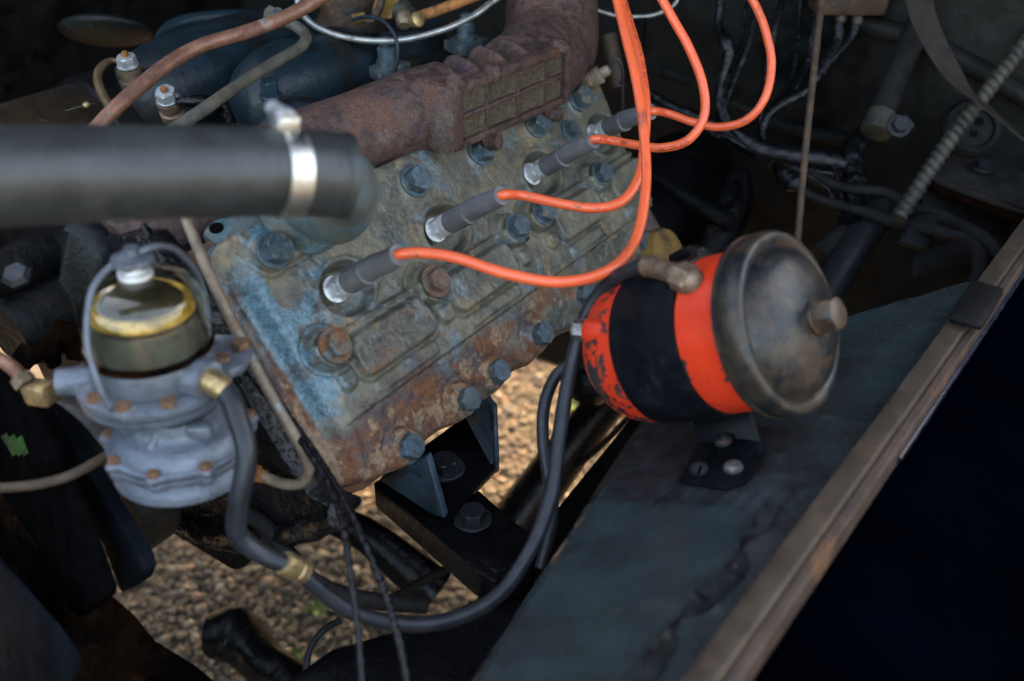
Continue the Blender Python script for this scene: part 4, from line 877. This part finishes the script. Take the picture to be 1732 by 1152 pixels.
# ------------------------------------------------------------------ front of the engine: fan, belt, pulley
def fq(pts, P0_, N_): return [on(x, y, P0_, N_) for x, y in pts]
Nf = nrm(REAR+OUT*.15-UP*.2)
Pb = at(60, 1060, .68); v_ = slab(fq([(-30, 920), (30, 985), (95, 1060), (128, 1108), (131, 1130), (124, 1148), (100, 1180), (-30, 1180)], Pb, Nf), Nf*.003, .001)
fan = thing('cooling_fan', Pb, 'blue black cooling fan, one rounded blade showing in the bottom left corner', 'fan'); make('fan_blade', v_, 'blade_dark', fan)
Pb = at(150, 860, .74)
bar = thing('generator_strut', Pb, 'dark blue black flat bar with pale stains sloping beside the fan belt', 'bar')
make('bar', slab(fq([(28, 660), (82, 660), (90, 694), (137, 780), (234, 944), (240, 966), (232, 985), (206, 1003), (200, 995), (176, 926), (115, 815), (41, 705)], Pb, Nf), Nf*.012, .0015), 'blade_dark', bar)
Pb = at(80, 860, .71)
bl_ = thing('fan_belt', Pb, 'wide black fan belt sloping down the left edge with a green paint mark', 'belt')
make('belt', slab(fq([(-30, 610), (20, 640), (60, 705), (122, 850), (176, 995), (178, 1012), (132, 1046), (120, 1040), (60, 925), (-30, 790)], Pb, Nf), Nf*.010, .003), 'belt_black', bl_)
for k in range(3): make('paint_mark', slab(fq([(2+k*13, 738+k*2), (11+k*13, 732+k*2), (30+k*9, 766), (22+k*9, 772)], Pb-Nf*.0006, Nf), -Nf*.0002), 'green_paint', bl_)
Pb = at(60, 930, .76)
tag(make('rusty_brace', slab(fq([(-30, 815), (25, 828), (60, 900), (120, 1045), (100, 1075), (-30, 930)], Pb, Nf), Nf*.006, .002), 'rust_panel'), 'orange rusty brace behind the fan belt at the left edge', 'brace')
pu = thing('crank_pulley', at(165, 792, .80), 'dull steel crank pulley rim under the fuel pump', 'pulley')
pR = frame(REAR, UP); pc2 = at(165, 792, .80)
make('rim', lathe([(.070, -.019), (.076, -.0185), (.0775, -.016), (.0775, .016), (.076, .0185), (.070, .019)], 72, pR, pc2), 'pulley_steel', pu)
make('web', lathe([(.0, -.010), (.02, -.012), (.05, -.010), (.071, -.015), (.071, .010), (0, .010)], 48, pR, pc2), 'generator_black', pu)
Pb = at(150, 1100, .98)
tag(make('front_crossmember', slab(fq([(60, 985), (190, 1005), (225, 1035), (262, 1080), (330, 1122), (400, 1180), (-40, 1180), (-40, 930)], Pb, nrm(UP*.8-fw*.6)), -UP*.02, .004), 'rust_panel'), 'dark rusty crossmember behind the fan blade at bottom left', 'crossmember')
# inlet pipe with its brass elbow
il = thing('fuel_inlet_line', at(60, 660, 0.675), 'brown fuel pipe with a square brass elbow left of the fuel pump', 'pipe')
make('pipe', sweep(px([(-40, 590, 0.685), (0, 608, 0.680), (28, 628, 0.675), (45, 652, 0.673)]), .0048, 16, 8), 'copper_tube', il)
el_d = nrm(at(104, 676, 0.665)-at(50, 668, 0.677))
make('elbow_block', box(.020, .015, .014, np.stack([el_d, nrm(np.cross(UP, el_d)), np.cross(el_d, nrm(np.cross(UP, el_d)))], 1), at(70, 664, 0.670), .002), 'brass', il)
place('elbow_nut', hexbolt(.0078, .008, .0, .0, 'brass_dull', 'elbow_nut'), at(46, 652, 0.673), frame(nrm(at(28, 628, 0.675)-at(46, 652, 0.673)), UP), il)
rod('cable', [(-40, 826, 0.675), (20, 824, 0.670), (80, 816, 0.668), (130, 799, 0.672), (195, 762, 0.690)], .0034, 'rod_rust', 'thin brown cable curving from the left edge to the fuel pump', 'cable')
Pq = at(150, 770, .75)
tag(make('rusty_tab', slab(fq([(134, 748), (170, 752), (180, 775), (150, 790), (128, 778)], Pq, nrm(UP-fw)), -UP*.004, .001), 'rust_bright'), 'small bright rusty tab behind the fuel pump flange', 'tab')
# water pump body and lugs behind the sediment bowl
wp = thing('water_pump', at(120, 520, .82), 'dark water pump casting with flaking teal paint under the radiator hose', 'water pump')
v_, f_ = lathe([(0, -.06), (.030, -.06), (.036, -.05), (.040, -.01), (.052, .01), (.055, .05), (0, .05)], 40, frame(REAR+UP*.1), at(118, 500, .84)); make('body', (jitter(v_, .003, 40), f_), 'dark_iron', wp)
make('snout', slab([at(96, 372, .74), at(150, 378, .74), at(168, 440, .74), at(165, 520, .76), at(120, 560, .77), at(105, 470, .75)], REAR*.04-UP*.01, .008), 'teal_flake', wp)
make('shaft_boss', lathe([(0, -.03), (.016, -.03), (.018, -.02), (.018, .03), (0, .03)], 28, frame(REAR), at(30, 450, .78)), 'dark_iron', wp)
v_, f_ = lathe([(0, 0), (.010, 0), (.011, .004), (.008, .008), (0, .008)], 6, frame(UP-fw), at(32, 470, .72)); make('bolt_head', (v_, f_), 'bolt_dark', wp, angle=20)
v_, f_, _ = sweep(px([(38, 620, .80), (60, 585, .80), (85, 555, .80), (110, 560, .81), (140, 600, .82)]), [.008, .012, .010, .012, .010], 12, 6)
tag(make('rust_casting_web', (jitter(v_, .005, 60), f_), 'rust_panel'), 'rusty brown casting web left of the glass bowl', 'casting web')
v_, f_, _ = sweep(px([(62, 500, .80), (80, 540, .80), (75, 580, .80), (95, 620, .81)]), [.006, .009, .008, .007], 10, 6)
tag(make('rust_casting_web', (jitter(v_, .004, 60), f_), 'rust_panel'), 'thinner rusty strut crossing the casting web at the left', 'casting web')
tag(make('rust_clip', box(.014, .012, .010, frame(UP-fw*.5, rt+UP*.4), at(405, 640, .75), .0015), 'gen_tan'), 'small rusty square clip between the pump and the tan steel pipe', 'clip')

# ------------------------------------------------------------------ generator at upper left
ga, gb = at(-60, 292, 1.0), None
gdir = REAR
gen = thing('generator', at(150, 240, 1.03), 'black generator with a tan body, two terminal posts and an oval plate', 'generator')
gP = at(120, 245, 1.02); gR = frame(REAR, UP)
make('body', lathe([(.052, -.16), (.0565, -.155), (.0565, .030), (.054, .034)], 56, gR, gP), 'gen_dark', gen)
make('end_cap', lathe([(.057, .020), (.0615, .023), (.063, .030), (.063, .150), (.060, .162), (.052, .170), (.030, .174), (0, .175)], 56, gR, gP), 'generator_black', gen)
th = np.linspace(0, 2*PI, 28)[:-1]; oc = at(112, 192, .975)
onx, ony = nrm(at(165, 172, .975)-at(60, 205, .975)), nrm(UP*.5+OUT*.6)
make('oval_plate', slab([oc+onx*.030*math.cos(a)+ony*.0095*math.sin(a) for a in th], np.cross(onx, ony)*.0014, .0004), 'conduit', gen)
make('plate_screw', lathe([(0, .003), (.003, .002), (.0035, 0)], 12, frame(UP-fw), at(146, 178, .972)), 'brass', gen)
post_nut = hexbolt(.0098, .009, .0105, .002, 'nut_grey', 'post_nut')
for (x, y, z, tl) in ((284, 168, .955, nrm(UP*.72-fw*.6)), (217, 112, 1.0, nrm(UP*.95-fw*.25))):
    b_ = at(x, y, z)
    make('post_base', lathe([(.0125, -.022), (.0125, -.014), (.0105, -.013), (.0105, -.007), (.0122, -.006), (.0122, -.001), (0, -.001)], 24, frame(tl), b_), 'brass_dull', gen)
    place('post_nut', post_nut, b_, frame(tl, rt), gen)
    make('post_tip', lathe([(0, .016), (.0028, .0155), (.0036, .0135), (.0036, .008)], 14, frame(tl), b_), 'rust_bright', gen)
tag(make('generator_cable', sweep(px([(290, 172, .955), (315, 172, .952), (345, 172, .955), (375, 182, .97), (392, 210, .98)]), [.0030, .0052, .0062, .0062, .0060], 14, 8), 'tape_black'), 'taped black cable joined to the near generator terminal', 'cable')
tag(make('generator_lead', sweep(px([(212, 108, 1.0), (188, 102, 1.0), (168, 118, .99), (166, 140, .985), (180, 172, .975), (200, 195, .97)]), [.0022, .0030, .0042, .0046, .0046, .0046], 14, 8), 'gen_tan'), 'tan lead curving from the far generator terminal', 'lead')
# pipes over the generator
rod('copper_pipe', [(120, 275, .80), (168, 212, .815), (215, 165, .83), (285, 108, .86), (345, 76, .88), (430, 50, .90), (505, 18, .92), (575, -25, .935)], .0064, 'copper_tube', 'copper brown pipe sloping up over the generator to the top edge', 'pipe', sm=10)
gp = thing('grey_pipe', at(400, 145, .92), 'grey rusty pipe hooking round under the copper pipe', 'pipe')
make('pipe', sweep(px([(255, 250, .80), (300, 215, .82), (345, 185, .85), (405, 143, .90), (470, 103, .95), (508, 80, .975), (517, 62, .99), (503, 46, 1.0), (480, 36, 1.01)]), .0056, 16, 10), 'grey_tube_rust', gp)
make('pipe_nut', lathe([(.009, -.008), (.0105, -.006), (.0105, .004), (.008, .006), (.008, .014)], 6, frame(nrm(at(455, 22, 1.015)-at(480, 36, 1.01))), at(472, 31, 1.012)), 'grey_tube_rust', gp, angle=20)
# ------------------------------------------------------------------ intake, carburettor base
ik = thing('intake_manifold', at(500, 130, 1.1), 'dark blue intake manifold castings behind the exhaust manifold', 'intake manifold')
def blob(c, ax, r, p=2.6, n=40, m=22):
    V = []
    for i in range(m):
        ph = -PI/2+PI*i/(m-1)
        for j in range(n):
            a = 2*PI*j/n; s1 = lambda w: math.copysign(abs(w)**(2/p), w)
            V.append(np.asarray(c)+ax[0]*r[0]*s1(math.cos(ph))*s1(math.cos(a))+ax[1]*r[1]*s1(math.cos(ph))*s1(math.sin(a))+ax[2]*r[2]*s1(math.sin(ph)))
    return np.array(V), [(i*n+j, i*n+(j+1) % n, (i+1)*n+(j+1) % n, (i+1)*n+j) for i in range(m-1) for j in range(n)]
ax0 = [REAR, OUT, UP]
make('runner', blob(at(395, 120, 1.12), ax0, (.15, .062, .055)), 'intake_blue', ik, angle=180)
make('runner_rim', sweep(px([(262, 76, 1.09), (285, 48, 1.11), (330, 33, 1.13), (400, 28, 1.15), (440, 32, 1.17), (470, 50, 1.17)]), [.004, .007, .008, .008, .007, .004], 14, 8), 'intake_blue', ik)
make('runner', blob(at(530, 152, 1.06), ax0, (.10, .05, .058)), 'intake_blue', ik, angle=180)
ca = at(560, 128, 1.02); make('runner_seam', sweep([ca+nrm(OUT*.4+UP)*.055*math.cos(a)*1.0+REAR*.012*math.cos(a)+nrm(OUT)*.052*math.sin(a)+REAR*.035 for a in np.linspace(-.5, 2.0, 14)], .0022, 10, 4), 'intake_blue', ik)
make('plenum', lathe([(.135, -.06), (.132, -.01), (.120, .02), (.095, .040), (.060, .050), (.048, .054), (.046, .08), (0, .08)], 64, frame(UP), at(690, 150, 1.22)), 'plenum_dark', ik, angle=40)
for i, (x, y, z) in enumerate(((655, 108, 1.06), (788, 66, 1.10))):
    b_ = at(x, y, z); make('stud_flange', slab([b_+REAR*-.030+OUT*.016, b_+REAR*.020+OUT*.016, b_+REAR*.026-OUT*.02, b_+REAR*-.015-OUT*.02], -UP*.012, .003), 'bolt_blue', ik)
    make('stud_nut', lathe([(.0115, 0), (.0115, .004), (.0095, .005), (.0095, .017), (.0085, .0185), (.0062, .0185), (.0062, .026), (.005, .0275), (0, .0275)], 24, frame(UP), b_), 'bolt_blue', ik, angle=30)
place('stud_bolt', hexbolt(.0085, .014, .011, .004, 'mount_blue', 'stud_bolt'), at(459, 165, .96), frame(nrm(UP-fw*.2), rt), ik)
make('front_ear', slab([at(430, 215, .92), at(465, 168, .95), at(500, 158, .97), at(540, 165, .99), at(520, 200, .95)], -UP*.02, .004), 'mount_blue', ik)
cb = thing('carburettor', at(590, 40, 1.18), 'brown stained carburettor base with a gold lever at the top edge', 'carburettor')
v_, f_ = lathe([(.060, -.05), (.058, -.03), (.050, -.022), (.040, -.018), (.038, .0), (.043, .004), (.043, .012), (.036, .016), (.034, .05), (0, .05)], 48, frame(UP), at(598, 48, 1.17)); make('base', (jitter(v_, .0015, 60), f_), 'carb_brown', cb, angle=40)
make('lever', slab([at(636, -10, 1.10), at(662, -10, 1.10), at(690, -8, 1.10), at(688, 14, 1.09), at(672, 30, 1.09), at(640, 34, 1.09), at(622, 38, 1.09), at(630, 20, 1.10)], nrm(fw+UP*.2)*.006, .002), 'lever_gold', cb)
make('lever_edge', sweep(px([(650, -12, 1.09), (642, 12, 1.085), (630, 34, 1.085), (620, 36, 1.088)]), [.0035, .0045, .004, .003], 12, 6), 'manifold_rust', cb)
make('lever_stub', lathe([(0, -.004), (.0055, -.004), (.006, .01), (0, .011)], 14, frame(nrm(-rt+dn*.2)), at(612, 30, 1.09)), 'lever_gold', cb)
tp = thing('throttle_joint', at(692, 30, 1.06), 'brass throttle ball joint with a rusty rod behind the manifold', 'throttle joint')
jd = nrm(rt*.8+dn*.55-fw*.3)
make('joint_body', lathe([(.0105, -.012), (.0125, -.010), (.0125, -.004), (.010, -.002), (.0095, .006), (.0075, .012), (0, .012)], 24, frame(jd), at(688, 24, 1.065)), 'conduit', tp)
make('joint_end', lathe([(0, -.004), (.0080, -.004), (.0085, .0), (.0080, .005), (.006, .006), (0, .006)], 24, frame(nrm(rt*.7-fw*.7)), at(703, 34, 1.05)), 'brass', tp)
make('joint_socket', lathe([(0, -.006), (.0085, -.006), (.0095, .002), (.006, .008), (0, .008)], 20, frame(nrm(dn-fw*.4)), at(684, 34, 1.055)), 'brass_dull', tp)
make('rod', sweep(px([(705, 29, 1.055), (750, 14, 1.06), (800, -5, 1.065), (830, -18, 1.07)]), .0056, 14, 6), 'rust_bright', tp)
rod('silver_pipe', [(505, -25, 1.03), (504, 5, 1.03), (512, 25, 1.03), (535, 45, 1.03), (575, 61, 1.03), (630, 69, 1.03), (690, 66, 1.035), (750, 50, 1.04), (800, 27, 1.05), (830, 5, 1.06), (860, -15, 1.07)], .0034, 'silver_tube', 'thin silver pipe bowed in front of the carburettor', 'pipe', sm=10)
rod('vacuum_pipe', [(940, -15, 1.2), (985, 8, 1.21), (1040, 26, 1.22), (1080, 28, 1.22), (1110, 24, 1.22), (1140, 8, 1.22), (1150, -15, 1.22)], .0024, 'silver_tube', 'thin grey pipe looping behind the orange leads at the top edge', 'pipe')
rod('thin_pipe', [(1092, 30, 1.22), (1086, 80, 1.2), (1070, 125, 1.18), (1050, 140, 1.16)], .0018, 'frame_black', 'thin dark wire hanging behind the orange leads', 'wire')
v_ = blob(at(180, 52, 1.25), [rt, fw, nrm(UP-fw*.2)], (.058, .04, .018), 2.0); tag(make('dark_cover', v_, 'teal_flake', angle=180), 'dim green lens shaped cover in the shadow at upper left', 'cover')
# bright rod end near the exhaust elbow and rusty clutter behind it
rod('choke_tube', [(1030, 60, 1.3), (1040, 110, 1.3), (1046, 150, 1.3)], .010, 'carb_brown', 'brown upright tube behind the exhaust elbow', 'tube')

# ------------------------------------------------------------------ firewall side
v_, f_, uv_ = sweep(px([(1392, -20, 1.14), (1382, 70, 1.12), (1368, 200, 1.10), (1358, 300, 1.09), (1350, 395, 1.08), (1344, 460, 1.07)]), .0038, 12, 20, rfun=lambda d, t, a: 1+.05*np.sin(d*1800+a))
tag(make('accelerator_rod', (v_, f_), 'rod_rust'), 'thin rusty upright rod crossing in front of the firewall', 'rod')
v_, f_, uv_ = sweep(px([(1775, 22, 1.130), (1700, 115, 1.120), (1640, 192, 1.110), (1580, 275, 1.100), (1520, 368, 1.090)]), .0085, 18, 60, rfun=lambda d, t, a: 1+.13*np.sin(d*2*PI/.0098+a))
tag(make('ribbed_conduit', (v_, f_), 'conduit'), 'ribbed metal conduit slanting down at the upper right', 'conduit')
# webbing strap
sp_ = smooth(px([(1548, -30, 1.10), (1562, 30, 1.10), (1590, 90, 1.10), (1622, 140, 1.09), (1655, 172, 1.08), (1700, 208, 1.07), (1760, 262, 1.06)]), 14)
wd_ = np.interp(np.linspace(0, 1, len(sp_)), [0, .2, .45, .6, .75, 1], [.0155, .0140, .0110, .0075, .0095, .0110])
tw = np.interp(np.linspace(0, 1, len(sp_)), [0, .45, .62, 1], [0, .1, .8, 1.1]); V = []
T = np.gradient(sp_, axis=0)
for i, p in enumerate(sp_):
    t = nrm(T[i]); w0 = nrm(np.cross(t, -fw)); n_ = np.cross(w0, t); w = w0*math.cos(tw[i])+n_*math.sin(tw[i]); n_ = nrm(np.cross(w, t))
    V += [p-w*wd_[i]-n_*.0008, p+w*wd_[i]-n_*.0008, p+w*wd_[i]+n_*.0008, p-w*wd_[i]+n_*.0008]
Fc = [(i*4+j, i*4+(j+1) % 4, (i+1)*4+(j+1) % 4, (i+1)*4+j) for i in range(len(sp_)-1) for j in range(4)]
tag(make('webbing_strap', (np.array(V), Fc), 'webbing'), 'brown woven strap twisting across the upper right corner', 'strap')
# braided hose with clip on the firewall
bh = thing('braided_hose', at(1500, 170, 1.177), 'black braided hose coming down the firewall into a metal clip', 'hose')
make('hose', sweep(px([(1585, -30, 1.195), (1560, 30, 1.186), (1528, 100, 1.177), (1502, 165, 1.167), (1480, 222, 1.158)]), .0145, 20, 10), 'braid_dark', bh)
cd_ = nrm(at(1480, 222, 1.158)-at(1502, 165, 1.167))
make('clip', lathe([(.0155, -.012), (.0175, -.011), (.0175, .014), (.0155, .015)], 28, frame(cd_), at(1487, 207, 1.160)), 'conduit', bh)
make('clip_ear', slab([at(1500, 195, 1.149), at(1535, 195, 1.149), at(1548, 212, 1.149), at(1535, 226, 1.149), at(1498, 218, 1.149)], fw*.003, .0008), 'conduit', bh)
place('clip_bolt', B_dark, at(1520, 214, 1.142), frame(-fw+UP*.2), bh, scale=.8)
# grommet plate
gr_ = thing('grommet', at(1642, 216, 1.150), 'round black rubber grommet with small holes in the firewall', 'grommet')
gN = nrm(-fw+UP*.15-rt*.1); gC = at(1645, 216, 1.150)
make('ring', lathe([(.033, -.01), (.034, .0), (.030, .005), (.024, .004), (.022, .0), (0, .0)], 40, frame(gN), gC), 'tape_matt', gr_)
for dx, dy in ((-14, -6), (12, -10), (2, 10)): make('hole', lathe([(.0045, .0), (.0045, .0008), (0, .0008)], 16, frame(gN), at(1645+dx, 216+dy, 1.149)), 'slot_dark', gr_)
# ledge of the cowl at the right
lg = [at(1565, 288, 1.2), at(1588, 240, 1.24), at(1650, 232, 1.24), at(1790, 290, 1.22), at(1790, 378, 1.14), at(1700, 340, 1.16), at(1620, 312, 1.18)]
ld_ = thing('cowl_ledge', lg[0], 'dull grey rusty steel ledge along the right edge below the strap', 'ledge')
make('plate', slab(lg, -UP*.01, .002), 'ledge_steel', ld_)
make('flange', slab([lg[0], lg[6], lg[5], lg[4], lg[4]-UP*.02, lg[5]-UP*.02, lg[6]-UP*.02, lg[0]-UP*.02], fw*.004+UP*.0015, .001), 'rust_panel', ld_)
place('bolt', B_dark, at(1660, 283, 1.195), frame(UP-fw*.5), ld_, scale=.7)
for n_, pts, nn in (('inner_panel', [(1560, 300), (1720, 352), (1700, 420), (1560, 400)], 1.22), ('inner_panel', [(1545, 425), (1640, 400), (1732, 420), (1740, 440), (1640, 442), (1545, 470)], 1.12)):
    tag(make(n_, slab([at(x, y, nn) for x, y in pts], fw*.01, .003), 'firewall_paint'), 'dark blue black body panel under the cowl ledge' if nn > 1.2 else 'dark body panel end just beyond the apron', 'body panel')
# voltage regulator at the top edge
rg = thing('junction_block', at(1430, 0, 1.28), 'dark terminal block at the top edge with two cable ends', 'terminal block')
make('body', box(.085, .05, .05, frame(UP, rt), at(1437, -16, 1.20), .008), 'carb_brown', rg)
for x, y in ((1422, 18), (1450, 22)): make('cable_end', lathe([(.006, -.012), (.0068, -.01), (.0068, .008), (.005, .012)], 16, frame(nrm(dn)), at(x, y+4, 1.205)), 'conduit', rg)
# taped harness
hn = thing('wiring_harness', at(1340, 260, 1.190), 'glossy black taped wiring harness branching across the firewall', 'wiring harness')
def br_(pts, r, **k):
    v_, f_, _ = sweep(px(pts), r, 14, 14, rfun=lambda d, t, a: 1+.03*np.sin(d*300+a)+.05*np.sin(d*90)); make('branch', (jitter(v_, .0004, 110, len(WO)), f_), k.get('mat', 'tape_black'), hn, angle=60)
br_([(1080, 145, 1.240), (1130, 178, 1.230), (1180, 200, 1.220), (1240, 228, 1.210), (1290, 254, 1.200), (1340, 264, 1.190), (1400, 272, 1.190), (1440, 282, 1.190)], [.005, .007, .008, .011, .013, .014, .013, .012])
br_([(1085, 165, 1.240), (1140, 195, 1.230), (1200, 215, 1.220), (1260, 240, 1.205)], [.003, .004, .005, .006])
br_([(1222, -20, 1.220), (1216, 40, 1.220), (1228, 75, 1.210), (1232, 95, 1.210), (1220, 140, 1.210), (1216, 175, 1.210), (1228, 205, 1.205), (1262, 240, 1.200)], [.005, .0055, .010, .007, .005, .006, .006, .007])
br_([(1282, -20, 1.230), (1270, 60, 1.220), (1248, 120, 1.215), (1232, 160, 1.210), (1226, 185, 1.205), (1240, 222, 1.2)], [.004, .004, .0042, .004])
br_([(1326, -10, 1.230), (1312, 45, 1.220), (1298, 110, 1.220), (1290, 170, 1.210), (1288, 215, 1.205), (1296, 250, 1.2)], [.004, .0046, .004, .0038])
br_([(1421, -8, 1.215), (1420, 28, 1.210), (1416, 70, 1.210), (1398, 105, 1.205), (1378, 135, 1.200), (1362, 155, 1.200), (1325, 175, 1.200), (1300, 195, 1.200), (1288, 222, 1.200)], [.005, .007, .0075, .007, .006, .0065, .006, .005])
br_([(1452, -8, 1.215), (1450, 30, 1.210), (1440, 62, 1.210), (1418, 88, 1.206), (1395, 112, 1.202)], [.005, .0062, .005, .005])
br_([(1384, -12, 1.24), (1376, 60, 1.230), (1366, 110, 1.225), (1345, 150, 1.215), (1320, 182, 1.208)], [.004, .005, .006, .006])
br_([(1470, 222, 1.210), (1452, 240, 1.200), (1440, 270, 1.190), (1446, 300, 1.180), (1444, 340, 1.160), (1436, 380, 1.140)], [.012, .013, .014, .013, .012, .013])
br_([(1312, 278, 1.180), (1326, 295, 1.170), (1345, 312, 1.160), (1352, 322, 1.160)], [.005, .010, .013, .004])
br_([(1368, 288, 1.180), (1395, 306, 1.170), (1440, 320, 1.150), (1500, 326, 1.140), (1542, 350, 1.120), (1600, 370, 1.090), (1655, 398, 1.040), (1690, 430, 1.010), (1698, 470, 0.990), (1688, 510, 0.970)], [.004, .005, .0055, .006, .007, .007, .007, .007, .008, .008], mat='braid_dark')
br_([(1352, 322, 1.160), (1400, 342, 1.150), (1460, 358, 1.130), (1520, 376, 1.110), (1590, 392, 1.070), (1640, 406, 1.040), (1658, 445, 1.010), (1645, 490, 0.990), (1630, 520, 0.980)], [.004, .005, .006, .008, .006, .005, .008, .008, .008], mat='braid_dark')
br_([(1100, 175, 1.24), (1150, 205, 1.23), (1210, 222, 1.22), (1280, 262, 1.20), (1350, 285, 1.19), (1420, 296, 1.18)], [.003, .004, .004, .005, .005, .004])
br_([(1180, 190, 1.22), (1205, 225, 1.21), (1230, 232, 1.2), (1262, 250, 1.195)], [.003, .003, .003, .003])
br_([(1300, 250, 1.2), (1340, 282, 1.19), (1372, 300, 1.18), (1402, 322, 1.17), (1412, 350, 1.16), (1432, 372, 1.15)], [.005, .006, .005, .004, .004, .004])
br_([(1395, 268, 1.19), (1412, 285, 1.18), (1418, 310, 1.17), (1428, 345, 1.16)], [.003, .003, .003, .003])
br_([(1356, -20, 1.25), (1352, 30, 1.25), (1348, 90, 1.24), (1335, 140, 1.23), (1305, 180, 1.22)], [.003, .003, .003, .003])
br_([(1262, -10, 1.24), (1256, 60, 1.23), (1240, 110, 1.22), (1225, 150, 1.21), (1222, 190, 1.205)], [.0028, .0028, .0028, .0028])
make('tape_wrap', slab([at(1548, 362, 1.095), at(1582, 355, 1.095), at(1600, 380, 1.090), at(1568, 425, 1.080), at(1520, 408, 1.080)], fw*.02, .005), 'tape_matt', hn)
# dark linkage in the gap between head and firewall
def dk(name, pts, r, label, cat, mat='dark_iron'): return rod(name, pts, r, mat, label, cat)
dk('clutch_rod', [(1105, 298, 1.22), (1160, 335, 1.2), (1215, 368, 1.18), (1240, 378, 1.17)], [.007, .008, .009, .010], 'dim grey rod slanting in the gap behind the head', 'rod')
dk('steering_column', [(1500, 345, 1.16), (1450, 410, 1.14), (1405, 480, 1.12), (1370, 550, 1.10)], [.019, .0195, .020, .020], 'dark grey steering column tube behind the oil filter lid', 'steering column', 'column_grey')
dk('shift_tube', [(1250, 300, 1.25), (1238, 340, 1.22), (1215, 400, 1.2), (1190, 440, 1.2)], [.016, .019, .021, .02], 'dark upright tube in the gap behind the head', 'tube')
dk('short_lever', [(1440, 388, 1.16), (1410, 405, 1.14), (1385, 432, 1.13)], [.012, .010, .012], 'dark stubby lever above the oil filter lid', 'lever', 'braid_dark')
v_, f_ = lathe([(.05, -.1), (.07, -.06), (.085, 0), (.09, .06), (.09, .2)], 40, frame(REAR), Eh(640, -70, -170)); tag(make('bell_housing', (jitter(v_, .004, 30), f_), 'dark_iron'), 'dark bell housing in the shadow behind the cylinder head', 'bell housing')
tag(make('rust_plug', lathe([(0, .004), (.018, .003), (.027, 0), (.029, -.005), (.028, -.02)], 36, frame(nrm(OUT*.8+UP*.5)), at(1132, 428, 1.07)), 'ochre_rust'), 'ochre rusted round plug behind the rear end of the head', 'plug')
tag(make('filter_bracket_end', sweep(px([(1190, 430, .83), (1170, 425, .86), (1140, 440, .88)]), .006, 12, 6), 'frame_black'), 'short black bracket end behind the top of the oil filter', 'bracket')
